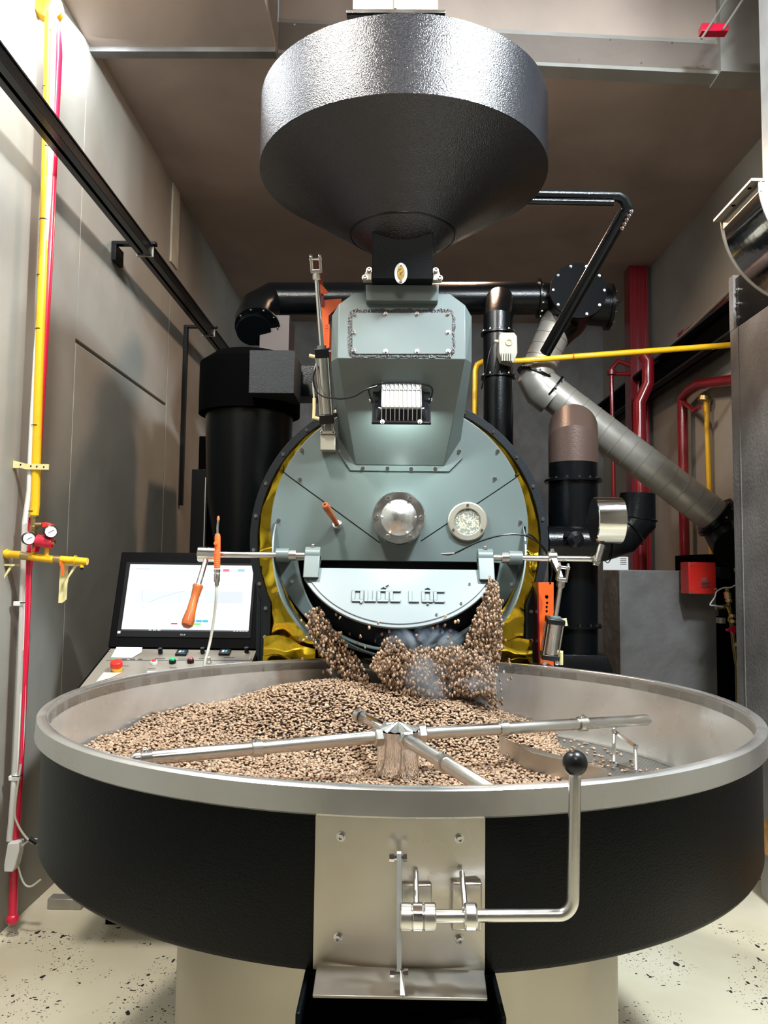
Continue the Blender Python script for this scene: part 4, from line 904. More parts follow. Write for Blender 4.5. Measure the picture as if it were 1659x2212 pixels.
yc_ = PY(108, 14, yd); build('cap_flange', M().lathe([(0, 0), (.06, 0), (.064, .01), (.06, .045), (.03, .055), (0, .055)], yc_+V(-.02, .035, 0), (.35, -1, .1), n=32), 'yellow_paint', YP)
CB = thing('white_conduit', V(GX, yd, 1.2), 'off-white flexible conduit strapped beside the yellow riser on the left wall', 'conduit')
vtube('conduit', ((117, 20), (114, 120), (106, 400), (95, 560), (79, 760), (71, 900), (66, 1000), (64, 1060), (54, 1130), (50, 1250), (46, 1400), (42, 1500), (35, 1640), (24, 1780), (20, 1816)), 0, .0125, 'white_plastic', CB)
sk = PY(24, 1850, yd-.02); build('socket', M().prism([PY(a, b, yd-.03) for a, b in ((16, 1822), (40, 1820), (41, 1838), (32, 1874), (27, 1884), (8, 1884), (8, 1868))], (0, .05, 0)), 'white_plastic', CB, bevel=.004, label='white plastic socket box')
for px, py in ((42, 1304), (32, 1680)):
    q = PY(px, py, yd); build('saddle_clip', M().box(q+V(0, 0, 0), (.04, .03, .02)), 'white_plastic', CB, bevel=.003)
RP = thing('red_water_pipe', V(GX, yd, 1.0), 'red water pipe running down the left wall and turning along the floor', 'pipe')
yr = yd+.02
build('pipe', M().tube([PY(a, b, yr) for a, b in ((102, 0), (116, 40))]+[PY(a, b, yr) for a, b in ((125, 62), (126, 120), (117, 300), (108, 520), (92, 800), (75, 1080), (60, 1230), (52, 1440), (42, 1650), (31, 1850), (27, 1985))], .017, 16), 'red_paint', RP)
fl0 = PY(27, 1985, yr); build('pipe', M().tube([fl0, V(fl0.x, fl0.y, fl0.z), PZ(132, 1906, fl0.z)], .018, 14), 'red_paint', RP)
build('elbow', M().sphere(fl0, .0245, 20), 'red_paint', RP)
build('pipe', M().tube([PY(60, 1190, yd-.03), PY(57, 1320, yd-.03), PY(52, 1480, yd-.03), PY(45, 1650, yd-.03)], .006, 8).tube([PY(65, 1190, yd-.03), PY(62, 1320, yd-.03), PY(55, 1480, yd-.03)], .006, 8), 'red_paint', RP)
tm = M()
for px0, px1, py in ((99, 116, 69), (92, 110, 190), (93, 112, 318), (88, 103, 410), (86, 106, 475), (80, 98, 595), (76, 96, 711), (68, 89, 919), (62, 82, 1104), (44, 65, 1301), (26, 48, 1674)):
    a = PY(px0, py, yd); b = PY(px1, py+1, yd); build('cable_tie', M().lathe([((b-a).length/2+.0, -.002), ((b-a).length/2, .002)], (a+b)/2+V(0, 0, 0), (0, .0, 1), n=16), 'black_plastic', YP)
# horizontal wall bar holding the riser
WB = thing('wall_bracket_bar', PY(60, 1000, yd), 'cream perforated steel bar clamping the yellow riser to the left wall', 'bracket')
build('bar', M().prism([PY(a, b, yd-.02) for a, b in ((0, 987), (58, 1002), (107, 1003), (106, 1015), (57, 1014), (0, 1000))], (0, -.006, 0)), 'pale_yellow', WB)
for px, py in ((6, 994), (25, 999), (45, 1004), (67, 1007), (80, 1008), (95, 1009)): build('hole', M().cyl(PY(px, py, yd-.0262), PY(px, py, yd-.0268), .004, n=10), 'black_matte', WB)
build('stand_off', M().span((XL+.001, yd-.03, PY(60, 1008, yd).z-.01), (GX-.03, yd-.01, PY(60, 1008, yd).z+.01)), 'pale_yellow', WB)
# gas manifold
MF = thing('gas_manifold', PY(80, 1210, yd), 'horizontal yellow gas manifold with brass valves under the pressure gauges', 'pipe manifold')
ym = yd-.06
def mseg(nm, pts, r, mt, **kw): return build(nm, M().tube([PY(a, b, ym) for a, b in pts], r, 16), mt, MF, **kw)
mseg('pipe', ((-20, 1194), (46, 1199)), .0155, 'yellow_paint'); mseg('pipe', ((62, 1202), (117, 1209)), .0155, 'yellow_paint'); mseg('pipe', ((130, 1208), (189, 1213)), .0145, 'yellow_paint')
mseg('valve', ((46, 1200), (64, 1203)), .0165, 'brass'); mseg('valve', ((117, 1208), (132, 1209)), .0165, 'brass')
for pts in (((72, 1204), (72, 1188)), ((100, 1206), (101, 1180)), ((177, 1212), (177, 1226))): mseg('branch', pts, .0085, 'yellow_paint')
mseg('bleed_cap', ((177, 1226), (177, 1231)), .006, 'black_plastic')
for px, py in ((16, 1196), (163, 1210)):
    q = PY(px, py, ym); build('pipe_ring', M().lathe([(.016, -.003), (.019, -.003), (.019, .003), (.016, .003)], q, (1, 0, 0), n=24), 'yellow_paint', MF)
build('valve_lever', M().prism([PY(a, b, ym-.02) for a, b in ((128, 1212), (134, 1214), (139, 1224), (138, 1244), (133, 1244), (133, 1225))], (0, -.006, 0)), 'orange_paint', MF, label='orange valve lever')
for x_, nm in ((133, 0), (-8, 1)):
    ox = 0 if nm == 0 else -138
    bk = thing('shelf_bracket', PY(x_+5, 1260, ym+.03), ('cream folding shelf bracket holding the manifold at its right end', 'cream folding shelf bracket at the photo edge under the manifold')[nm], 'bracket', 'manifold brackets')
    del bk['group']
    build('upright', M().prism([PY(a+ox, b, ym+.03) for a, b in ((131, 1222), (148, 1222), (144, 1295), (136, 1302), (127, 1302))], (0, -.005, 0)), 'pale_yellow', bk)
    build('brace', M().prism([PY(a+ox, b, ym+.01) for a, b in ((163, 1218), (170, 1218), (149, 1248), (145, 1265), (139, 1262), (150, 1240))], (0, -.005, 0)), 'pale_yellow', bk)
    build('top_bar', M().prism([PY(a+ox, b, ym+.0) for a, b in ((128, 1217), (170, 1219), (168, 1223), (128, 1222))], (0, .05, 0)), 'pale_yellow', bk)
# regulator with two gauges
RG = thing('gas_regulator', PY(85, 1160, ym), 'red gas regulator with brass fittings under the yellow riser', 'regulator')
build('brass_body', M().lathe([(0, 0), (.017, 0), (.017, .008), (.013, .012), (.013, .035), (.017, .04), (.017, .052), (.013, .056), (.013, .085), (.018, .09), (.018, .098), (0, .098)], PY(72, 1165, ym+.02), (0, 0, 1), n=8), 'brass', RG)
build('bonnet', M().tube([PY(80, 1168, ym-.02), PY(112, 1173, ym-.02)], .024, 20), 'red_paint', RG); build('bonnet_screw', M().tube([PY(112, 1172, ym-.02), PY(119, 1171, ym-.02)], .009, 8), 'brass', RG)
build('body', M().prism([PY(a, b, ym-.03) for a, b in ((75, 1160), (82, 1154), (90, 1158), (84, 1164), (77, 1182), (74, 1192), (69, 1192))], (0, .04, 0)), 'red_paint', RG, bevel=.002)
build('arm', M().prism([PY(a, b, ym-.03) for a, b in ((90, 1129), (98, 1128), (112, 1133), (111, 1141), (90, 1139))], (0, .03, 0)), 'red_plastic', RG, bevel=.002)
build('nipple', M().tube([PY(76, 1133, ym), PY(91, 1133, ym)], .008, 12), 'brass', RG)
build('lower_pipe', M().tube([PY(73, 1160, ym+.02), PY(72, 1204, ym)], .010, 12), 'brass', RG)
def gauge(cx_, cy_, r, side, label):
    c_ = PY(cx_, cy_, ym-.05); ax = V(.62*side, -1, 0).normalized(); t_ = thing('pressure_gauge', c_, label, 'gauge')
    build('case', M().lathe([(0, .0), (r, 0), (r, .035), (r-.003, .037), (r-.003, .033), (0, .033)], c_-ax*.035, ax, n=36), 'black_plastic', t_)
    build('dial', M().lathe([(0, .0), (r-.003, 0)], c_-ax*.0005, ax, n=32), 'paper', t_)
    u, w_, d = frame(ax)
    for i in range(7):
        a = math.radians(-30+40*i); p_ = c_+(u*math.cos(a)+w_*math.sin(a))*(r-.007); p2_ = c_+(u*math.cos(a)+w_*math.sin(a))*(r-.004); build('tick', M().tube([p_+ax*.0004, p2_+ax*.0004], .0006, 5), 'ink', t_)
    build('needle', M().tube([c_+ax*.001-(u+w_*.6)*r*.35, c_+ax*.001+(u+w_*.6)*r*.45], .001, 6), 'ink', t_)
    build('stem', M().tube([c_-ax*.03, c_-ax*.05], .006, 10), 'brass', t_)
gauge(63, 1163, .026, 1, 'lower black pressure gauge on the left side of the red regulator'); gauge(110, 1148, .026, 1, 'upper black pressure gauge on the right side of the red regulator')
# low cable loop by the left wall
LC = thing('grey_hose', PY(60, 1810, yd), 'thin grey air hose looping behind the tray near the left wall floor', 'hose')
build('hose', M().tube([PY(a, b, yd-.01) for a, b in ((56, 1400), (50, 1600), (33, 1740), (38, 1780), (62, 1815), (84, 1826))], .0045, 8).tube([PY(a, b, yd) for a, b in ((84, 1812), (62, 1816), (44, 1834), (38, 1862), (50, 1905), (66, 1915), (88, 1900))], .004, 8), 'hose_clear', LC)
build('joint', M().tube([PY(64, 1812, yd-.01), PY(80, 1822, yd-.01)], .009, 10), 'black_plastic', LC)

# ================================================================ PIPEWORK BEHIND
def ringf(parent, c, ax, r, h=.014, n=10, mt='black_gloss', bolt=None):
    build('flange', M().lathe([(0, -h/2), (r, -h/2), (r, h/2), (0, h/2)], c, ax, n=36), mt, parent)
    flange_bolts(parent, c, ax, r*.9, n, bolt or HEX_S, h/2)
EX = thing('exhaust_header', PY(870, 645, 2.6), 'wide black horizontal exhaust pipe crossing behind the feed chute', 'pipe')
y6 = 2.6
L0 = PY(600, 645, y6); Rr = PY(1200, 648, y6)
build('pipe', M().tube([PY(548, 715, y6-.28), PY(545, 690, y6-.2), PY(556, 665, y6-.1), PY(590, 646, y6), PY(1160, 645, y6), Rr], .103, 36), 'black_gloss', EX, sharp=25)
ringf(EX, PY(1163, 645, y6), (1, 0, 0), .125, .012, 12)
ringf(EX, PY(556, 705, y6-.26), PY(548, 720, y6-.29)-PY(550, 690, y6-.2), .135, .014, 10)
EC = thing('exhaust_end_box', PY(1250, 628, 2.4), 'black bolted round blind flange at the right end of the exhaust pipe', 'pipe fitting')
c_ = PY(1250, 627, 2.38)
build('drum', M().cyl(c_+V(0, .02, 0), c_+V(0, .45, -.02), .165, n=40), 'black_gloss', EC); ringf(EC, c_+V(0, .01, 0), (0, -1, 0), .172, .02, 10, 'flange_black')
build('branch', M().cyl(c_+V(.05, .2, -.02), c_+V(.235, .2, -.035), .125, n=36), 'black_gloss', EC); ringf(EC, c_+V(.235, .2, -.035), (1, 0, -.03), .145, .02, 12)
build('reducer', M().cyl(c_+V(-.04, .22, -.12), c_+V(-.12, .25, -.22), .13, .11, n=30), 'black_gloss', EC)
def spiral(name, a, b, r, label, nr):
    t_ = thing(name, (Vector(a)+Vector(b))/2, label, 'duct'); a = Vector(a); b = Vector(b); L_ = (b-a).length; prof = []
    for i in range(nr):
        z0 = L_*i/nr; z1 = L_*(i+1)/nr; prof += [(r, z0+.003), (r, z1-.004), (r+.0035, z1-.002), (r+.0035, z1+.001)]
    build('spiral_tube', M().lathe(prof, a, b-a, n=40), 'duct_steel', t_, sharp=25); return t_
s1 = spiral('spiral_duct', PY(1210, 685, 2.6), PY(1162, 800, 2.6), .105, 'short grey spiral duct falling from the blind flange box', 5)
ringf(s1, PY(1158, 812, 2.6), PY(1210, 685, 2.6)-PY(1162, 800, 2.6), .125, .012, 10)
s2 = spiral('spiral_duct', PY(1165, 828, 2.6), PY(1552, 1122, 2.6), .108, 'long grey spiral duct slanting down to the right wall', 14)
build('duct_elbow', M().tube([PY(1166, 796, 2.6), PY(1158, 822, 2.6), PY(1170, 845, 2.6), PY(1192, 862, 2.6)], .108, 32), 'duct_steel', s2)
ax2 = PY(1552, 1122, 2.6)-PY(1165, 828, 2.6); ringf(s2, PY(1190, 846, 2.6), ax2, .12, .012, 10)
s3 = thing('black_elbow', PY(1565, 1150, 2.6), 'black bolted elbow at the low end of the long spiral duct', 'pipe fitting')
build('elbow', M().tube([PY(1540, 1113, 2.6), PY(1558, 1128, 2.6), PY(1575, 1160, 2.55), PY(1590, 1185, 2.4)], .128, 32), 'black_gloss', s3, sharp=20); ringf(s3, PY(1546, 1118, 2.6), ax2, .145, .014, 12)
BP = thing('black_riser_pipe', PY(1076, 780, 2.3), 'black vertical riser pipe with beige valve actuator right of the chute', 'pipe')
build('pipe', M().tube([PY(1076, 1150, 2.3), PY(1076, 690, 2.3), PY(1079, 668, 2.36), PY(1079, 650, 2.5)], .088, 32), 'black_gloss', BP, sharp=20)
for py in (722, 816): ringf(BP, PY(1076, py, 2.3), (0, 0, 1), .103, .012, 10)
VA = thing('valve_actuator', PY(1098, 750, 2.14), 'beige electric valve actuator with window dial on the black riser', 'actuator')
q0, q1 = PY(1079, 720, 2.12), PY(1117, 783, 2.12)
build('body', M().prism([PY(a, b, 2.12) for a, b in ((1082, 718), (1111, 718), (1117, 726), (1118, 762), (1110, 784), (1084, 778), (1078, 760), (1078, 726))], (0, .09, 0)), 'ivory_plastic', VA, bevel=.004)
for i in range(5): build('cooling_fin', M().span(PY(1084+i*5, 762, 2.105), PY(1086+i*5, 781, 2.12)), 'ivory_plastic', VA)
build('dial_ring', M().lathe([(.014, 0), (.019, 0), (.019, -.008), (.014, -.008)], PY(1099, 740, 2.12), (0, 1, 0), n=24), 'ivory_plastic', VA); build('dial', M().lathe([(0, 0), (.014, 0)], PY(1099, 740, 2.117), (0, 1, 0), n=20), 'badge_gold', VA)
build('gland', M().tube([PY(1080, 738, 2.14), PY(1068, 737, 2.14)], .010, 10), 'ivory_plastic', VA)
build('cable', M().tube([PY(1068, 738, 2.14), PY(1058, 760, 2.14), PY(1050, 800, 2.15), PY(1040, 840, 2.2)], .004, 8), 'black_plastic', VA)
# cyclone and hood on the left
CY = thing('chaff_cyclone', PY(530, 900, 2.1), 'tall black chaff cyclone with boxy textured inlet, behind the monitor', 'cyclone')
cc = PY(540, 850, 2.3)
build('inlet_box', M().span(PY(537, 849, 1.95), V(PY(637, 757, 1.95).x, 2.25, PY(637, 757, 1.95).z)), 'box_textured', CY, bevel=.003, label='textured dark grey inlet box')
cxx = PY(537, 850, 2.3).x
build('volute', M().lathe([(0, 0), (.30, 0), (.30, .30), (.22, .36), (0, .36)], V(cxx+.0, 2.35, PY(537, 880, 2.1).z), (0, 0, 1), n=40), 'black_matte', CY)
build('cone', M().lathe([(.26, 0), (.24, -.5), (.10, -1.25), (.10, -1.8), (0, -1.8)], V(cxx+.0, 2.35, PY(537, 880, 2.1).z), (0, 0, 1), n=40), 'black_gloss', CY)
build('riser_panel', M().span(PY(560, 757, 2.35), V(PY(625, 700, 2.35).x, 2.6, PY(560, 680, 2.35).z)), 'painted_warm_light', CY, bevel=.002)
build('outlet', M().span(PY(640, 856, 2.4), V(PY(700, 770, 2.4).x, 2.6, PY(700, 790, 2.4).z)), 'black_gloss', CY)
DC = thing('dark_column', PY(430, 1100, 2.6), 'dark slim service column with pale edge strip behind the monitor', 'column')
q = PY(428, 1150, 2.5); build('post', M().span((q.x-.05, 2.5, 0), (q.x+.05, 2.6, 2.1)), 'black_gloss', DC, bevel=.002)
build('edge_strip', M().span((q.x+.035, 2.494, 0), (q.x+.041, 2.5, 2.05)), 'duct_steel', DC)
SC_ = thing('blower_housing', PY(470, 1100, 2.9), 'tall black blower cabinet against the left wall corner', 'cabinet')
build('cabinet', M().span((-1.30, 2.75, 0), (-.62, 3.3, 2.35)), 'black_matte', SC_, bevel=.006)
build('side_duct', M().span((-.62, 2.8, .0), (.7, 3.4, 1.9)), 'black_matte', SC_, bevel=.006)
# big bent stack right of the drum
BS = thing('bent_stack', PY(1238, 1100, 1.9), 'thick dark flue pipe with mitred bend right of the drum', 'pipe')
ysx = 1.9
build('pipe', M().tube([V(PY(1238, 1430, ysx).x, ysx, .75), PY(1238, 1040, ysx), PY(1238, 975, ysx)], .130, 40), 'black_gloss', BS, sharp=20)
build('bend', M().tube([PY(1238, 1002, ysx), PY(1238, 952, ysx), PY(1238, 925, ysx+.10), PY(1240, 925, ysx+.32), PY(1240, 940, ysx+.6)], .131, 40), 'painted_warm_sheen', BS, sharp=12, label='black mitred bend with a warm reflection painted into its colour')
for py in (1040, 1352, 1432): ringf(BS, PY(1238, py, ysx), (0, 0, 1), .152, .012, 14)
build('base_hopper', M().hull([V(PY(1238, 1430, ysx).x+sx*a_, ysx+sy*a_, z) for sx in (-1, 1) for sy in (-1, 1) for a_, z in ((.14, PY(1238, 1408, ysx).z), (.16, PY(1238, 1436, ysx).z), (.16, .0))]), 'black_gloss', BS, bevel=.003)
LD = thing('lower_duct', PY(1290, 1175, 1.7), 'black horizontal duct curving up behind the counterweight', 'duct')
build('pipe', M().tube([PY(1180, 1174, 1.72), PY(1300, 1175, 1.72), PY(1345, 1160, 1.72), PY(1375, 1125, 1.72), PY(1377, 1067, 1.72)], .10, 36, radii=[.088, .088, .092, .094, .088]), 'black_gloss', LD, sharp=20)
for k_ in range(3): build('seam_band', M().lathe([(.098, -.003), (.101, 0), (.098, .003)], (PY(1312, 1174, 1.72), PY(1360, 1146, 1.72), PY(1376, 1122, 1.72))[k_], ((1, 0, 0), (.7, 0, .7), (.1, 0, 1))[k_], n=32), 'black_gloss', LD)
build('damper_knob', M().lathe([(0, 0), (.035, 0), (.042, .01), (.042, .03), (.02, .045), (0, .045)], PY(1240, 1166, 1.60), (.1, -1, 0), n=12), 'black_plastic', LD); build('damper_bracket', M().span(PY(1220, 1150, 1.61), PY(1240, 1160, 1.63)), 'black_plastic', LD)
DT = thing('data_plate', PY(1340, 1210, 2.3), 'small white printed rating plate under the lower duct', 'plate')
build('plate', M().span(PY(1303, 1231, 2.6), PY(1356, 1203, 2.61)), 'paper', DT)
for i in range(4): build('text_line', M().span(PY(1340, 1206+i*4, 2.598), PY(1353, 1207.2+i*4, 2.6)), 'ink', DT)
# red steel and pipes
RC = thing('red_column', V(2.1, 4.5, 0), 'dark red steel channel column standing by the right wall', 'column')
q0, q1 = PY(1363, 1000, 4.45), PY(1403, 1000, 4.45); zt_ = ZC
build('web', M().span((q0.x, 4.45, 0), (q1.x, 4.6, zt_)), 'dark_red_paint', RC, bevel=.004)
for xx in (q0.x, (q0.x+q1.x)/2-.01, q1.x-.02): build('rib', M().span((xx, 4.43, 0), (xx+.02, 4.452, zt_-.02)), 'dark_red_paint', RC, bevel=.002)
RT = thing('thin_red_pipe', PY(1321, 950, 4.3), 'thin dark red drop pipe left of the red column', 'pipe')
build('pipe', M().tube([PY(1362, 790, 4.3), PY(1335, 780, 4.3), PY(1321, 797, 4.3), PY(1321, 815, 4.3), PY(1326, 1080, 4.3), V(PY(1326, 1080, 4.3).x, 4.3, 0)], .018, 12), 'dark_red_paint', RT)
build('valve', M().lathe([(0, -.03), (.04, -.02), (.04, .02), (0, .03)], PY(1321, 805, 4.3), (0, 0, 1), n=12), 'dark_red_paint', RT)
build('pipe', M().tube([PY(1362, 808, 4.3), PY(1321, 808, 4.3)], .018, 12), 'dark_red_paint', RT)
RQ = thing('bent_red_pipe', PY(1475, 1000, 3.5), 'thicker dark red pipe bending right below the steel beam', 'pipe')
build('pipe', M().tube([PX(1590, 820, 2.13), PX(1510, 830, 2.13), PX(1490, 842, 2.13), PX(1473, 860, 2.13), PX(1474, 885, 2.13), V(2.13, PX(1474, 885, 2.13).y, 0)], .036, 16), 'dark_red_paint', RQ)
build('drop_branch', M().tube([PX(1476, 868, 2.13), PX(1500, 888, 2.09), PX(1510, 880, 2.09)], .018, 12), 'dark_red_paint', RQ)
RV = thing('red_drain_pipe', PY(1385, 1100, 3.6), 'glossy dark red round pipe in front of the red column', 'pipe')
build('pipe', M().tube([V(PY(1384, 1100, 3.6).x, 3.6, 0), PY(1381, 870, 3.6), PY(1400, 830, 3.6), PY(1400, 780, 3.6), PY(1388, 765, 3.6)], .045, 16), 'dark_red_paint', RV)
YV = thing('thin_yellow_pipe', PY(1530, 1050, 3.2), 'thin yellow vertical pipe on the right behind the long duct', 'pipe')
build('pipe', M().tube([PY(1525, 865, 3.2), PY(1538, 1215, 3.2), V(PY(1538, 1215, 3.2).x, 3.2, 0)], .017, 12), 'yellow_paint', YV); build('wall_rose', M().lathe([(0, -.02), (.045, -.015), (.045, .015), (0, .02)], PY(1522, 862, 3.2), (.2, 0, 1), n=14), 'brass', YV)
YH = thing('yellow_cross_pipe', PY(1300, 765, 2.45), 'long yellow gas pipe crossing level above the spiral duct', 'pipe')
build('pipe', M().tube([PY(1026, 930, 2.45), PY(1027, 800, 2.45), PY(1031, 788, 2.45), PY(1042, 782, 2.45), PY(1125, 779, 2.45), PY(1568, 746, 2.4), PY(1700, 737, 2.4)], .0175, 14), 'yellow_paint', YH)
for px, py in ((1238, 770), (1383, 760), (1541, 749)): build('joint_ring', M().lathe([(.0185, -.004), (.0185, .004)], PY(px, py, 2.43), (1, 0, .02), n=16), 'orange_paint', YH)
# steel beam, conduit on the right wall
SBm = thing('steel_beam', V(2.1, 3.4, 2.8), 'dark steel beam running along the upper right wall', 'beam')
bz = PX(1405, 800, 2.1).z; bz2 = PX(1405, 852, 2.1).z
build('beam_web', M().span((2.09, 1.2, bz2), (2.11, 6.0, bz)), 'black_matte', SBm); build('beam_flange', M().span((2.03, 1.2, bz2), (2.18, 6.0, bz2+.015)), 'dark_flange', SBm); build('beam_flange', M().span((2.03, 1.2, bz), (2.18, 6.0, bz+.015)), 'dark_flange', SBm)
for i in range(4): build('wall_tie', M().span((2.10, 1.8+i*1.2, bz2+.02), (2.219, 1.86+i*1.2, bz2+.06)), 'dark_flange', SBm)
GC = thing('grey_conduit', V(2.0, 3.2, 3), 'pale grey electrical conduit rising diagonally beside the dark beam', 'conduit')
build('tube', M().tube([PX(1400, 795, 2.06), PX(1500, 703, 2.06), PX(1610, 598, 2.06), PX(1690, 520, 2.06)], .014, 10), 'duct_steel', GC)
for px, py in ((1480, 722), (1573, 637)): build('clip', M().tube([PX(px, py, 2.06), PX(px, py, 2.06)+V(.158, 0, 0)], .012, 8), 'steel', GC)
RS = thing('red_beam', V(2.15, 3, 3), 'short dark red beam seen above the dark beam on the right', 'beam')
ra_ = PX(1480, 712, 2.14); rb_ = PX(1575, 640, 2.14); build('bar', M().prism([ra_, rb_, rb_+V(0, 0, -.07), ra_+V(0, 0, -.05)], (.05, 0, 0)), 'dark_red_paint', RS)
build('back_bar', M().span((2.12, ra_.y, ra_.z-.12), (2.215, ra_.y+.1, ra_.z)), 'dark_red_paint', RS)
# grey plinth, red box, fittings
PLm = thing('concrete_plinth', V(1.7, 2.8, 0), 'waist-high mottled grey cabinet block in the right rear', 'cabinet')
g0 = PY(1338, 1231, 2.55); g1 = PY(1546, 1233, 2.55); build('block', M().span((g0.x, 2.55, 0), (g1.x, 2.95, g0.z)), 'concrete', PLm, bevel=.006)
RB = thing('red_box', PY(1516, 1248, 2.38), 'bright red steel control box with small grey warning lettering', 'box')
r0, r1 = PY(1488, 1283, 2.36), PY(1546, 1215, 2.36)
build('case', M().span((r0.x, 2.36, r0.z), (r1.x, 2.49, r1.z)), 'red_plastic', RB, bevel=.004); build('bracket', M().span((r0.x+.02, 2.49, r0.z+.02), (r1.x-.02, 2.56, r0.z+.06)), 'dark_flange', RB)
for i, (a_, b_) in enumerate(((1516, 1527), (1516, 1527), (1516, 1527), (1516, 1535), (1516, 1530), (1516, 1535), (1516, 1534))): build('text_line', M().span(PY(a_, 1248+i*3.4, 2.357), PY(b_, 1249.6+i*3.4, 2.36)), 'duct_steel' if i < 3 else 'ink', RB)
for px, py in ((1493, 1218), (1493, 1280), (1546, 1272)): part_at('bolt', S_M, RB, PY(px, py, 2.36), (0, -1, 0))
GF = thing('gas_fittings', PY(1575, 1340, 2.2), 'string of brass gas fittings with red tap beside the grey column', 'valve assembly')
yg = 2.2
build('riser', M().tube([PY(1570, 1270, yg), PY(1573, 1300, yg), PY(1580, 1345, yg), PY(1586, 1400, yg), PY(1592, 1440, yg), V(PY(1592, 1440, yg).x, yg, .0)], .011, 12), 'brass', GF)
for px, py in ((1571, 1283), (1572, 1290), (1574, 1297), (1580, 1330), (1582, 1342), (1584, 1362), (1590, 1392)): build('nut', M().lathe([(0, -.009), (.019, -.009), (.019, .009), (0, .009)], PY(px, py, yg), (.15, 0, 1), n=6), 'brass', GF, sharp=20)
build('pipe_tee', M().tube([PY(1546, 1313, yg), PY(1576, 1309, yg)], .012, 10), 'brass', GF); build('switch_block', M().span(PY(1552, 1331, yg), PY(1574, 1316, yg+.05)), 'black_plastic', GF, bevel=.003)
build('dial_can', M().tube([PY(1557, 1334, yg), PY(1557, 1346, yg)], .026, 20), 'duct_steel', GF)
build('tap', M().prism([PY(a, b, yg-.02) for a, b in ((1566, 1358), (1578, 1355), (1582, 1350), (1588, 1353), (1586, 1368), (1580, 1370), (1576, 1364), (1568, 1363))], (0, -.02, 0)), 'red_paint', GF, bevel=.003, label='red tap handle')
build('bleed_wire', M().tube([PY(a, b, yg-.01) for a, b in ((1570, 1311), (1575, 1323), (1577, 1330), (1573, 1337), (1574, 1342))], .0035, 6), 'yellow_paint', GF)
build('white_cable', M().tube([PY(a, b, yg-.02) for a, b in ((1590, 1263), (1578, 1269), (1562, 1270), (1548, 1278), (1544, 1290), (1534, 1306), (1545, 1308), (1562, 1311))], .004, 8), 'white_plastic', GF)
DB = thing('dark_equipment', V(1.9, 3.2, 0), 'tall dark equipment cabinet in the gap beside the grey column', 'cabinet')
build('cabinet', M().span((g1.x+.02, 2.75, 0), (2.15, 3.3, 1.62)), 'black_matte', DB, bevel=.005)
build('valve_head', M().span(PY(1556, 1250, 2.6), V(PY(1582, 1225, 2.6).x, 2.78, PY(1582, 1225, 2.6).z)), 'dark_flange', DB, bevel=.01)
# big grey column on the right with black flanged opening
yfar = 1.6; xc = PY(1584, 1100, yfar).x; zl = PY(1586, 718, yfar).z; ztop = PY(1572, 602, yfar).z
GR = thing('grey_casing', V(xc, 1.3, 0), 'tall mottled grey metal casing at the right edge with black flanged top', 'casing')
build('casing', M().span((xc, -.2, .40), (2.19, yfar, zl)), 'casing_grey', GR, bevel=.006)
build('corner_post', M().span((xc, yfar-.05, zl), (xc+.03, yfar, ztop)), 'casing_grey', GR, bevel=.001)
build('top_section', M().span((xc+.012, .2, zl), (2.19, yfar-.002, ztop-.02)), 'black_gloss', GR)
for k_ in range(3): part_at('bolt', S_L, GR, V(xc+.012, yfar-.08, zl+.05+k_*.07), (-1, 0, 0))
build('edge_trim', M().span((xc-.003, yfar-.10, .41), (xc, yfar-.09, zl)), 'casing_grey', GR)
build('base_plinth', M().span((xc+.05, -.1, 0), (2.18, yfar-.1, .24)), 'panel_plaster', GR)
PA = thing('wooden_bearers', V(1.9, .9, .24), 'light wooden bearer beams under the grey casing at the right edge', 'timber')
for i in range(4): build('bearer', M().span((xc+.01, -.15+i*.46, .24), (2.17, .16+i*.46, .40)), 'pallet_wood', PA, bevel=.004)
# polished fan scroll with galvanised duct
FS = thing('fan_scroll', PY(1748, 478, .95), 'polished steel fan scroll with flanged outlet at the upper right edge', 'fan housing')
fc_ = PY(1748, 478, 1.1); fr = .382
build('scroll_band', M().lathe([(fr, -.35), (fr, 0)], V(fc_.x, 1.1, fc_.z), (0, 1, 0), n=96, a0=-3.3, a1=.0), 'chrome', FS, label='mirror polished scroll band')
build('scroll_side', M().lathe([(0, 0), (fr+.006, 0), (fr+.006, .006), (0, .006)], V(fc_.x, 1.1, fc_.z), (0, 1, 0), n=96, a0=-3.3, a1=.0), 'duct_steel', FS); build('scroll_side', M().lathe([(0, -.356), (fr+.006, -.356), (fr+.006, -.35), (0, -.35)], V(fc_.x, 1.1, fc_.z), (0, 1, 0), n=96, a0=-3.3, a1=.0), 'zinc', FS)
o1 = PY(1560, 478, 1.1); build('outlet_flange', M().span((o1.x-.035, .74, o1.z-.0), (o1.x+.02, 1.11, o1.z+.012)).span((o1.x-.0, .74, o1.z-.04), (o1.x+.008, 1.11, o1.z)), 'steel_beige', FS, bevel=.001)
for yy in (.80, .95): build('flange_hole', M().cyl((o1.x-.015, yy, o1.z-.0005), (o1.x-.015, yy, o1.z-.002), .008, n=12), 'black_matte', FS)
VD = thing('vertical_duct', V(fc_.x, .93, 3.6), 'galvanised rectangular duct with ribs rising from the fan scroll', 'duct')
vx = PY(1643, 200, 1.1).x
build('duct_wall', M().span((vx, .76, o1.z+.013), (vx+.5, 1.1, 5.15)), 'zinc', VD, bevel=.002)
for py in (55, 148, 238, 395): z_ = PY(1650, py, .76).z; build('rib', M().span((vx-.004, .752, z_-.004), (vx+.5, .76, z_+.004)), 'zinc', VD)
build('corner_angle', M().span((vx-.008, .75, o1.z+.013), (vx+.012, .76, 5.15)), 'steel', VD)
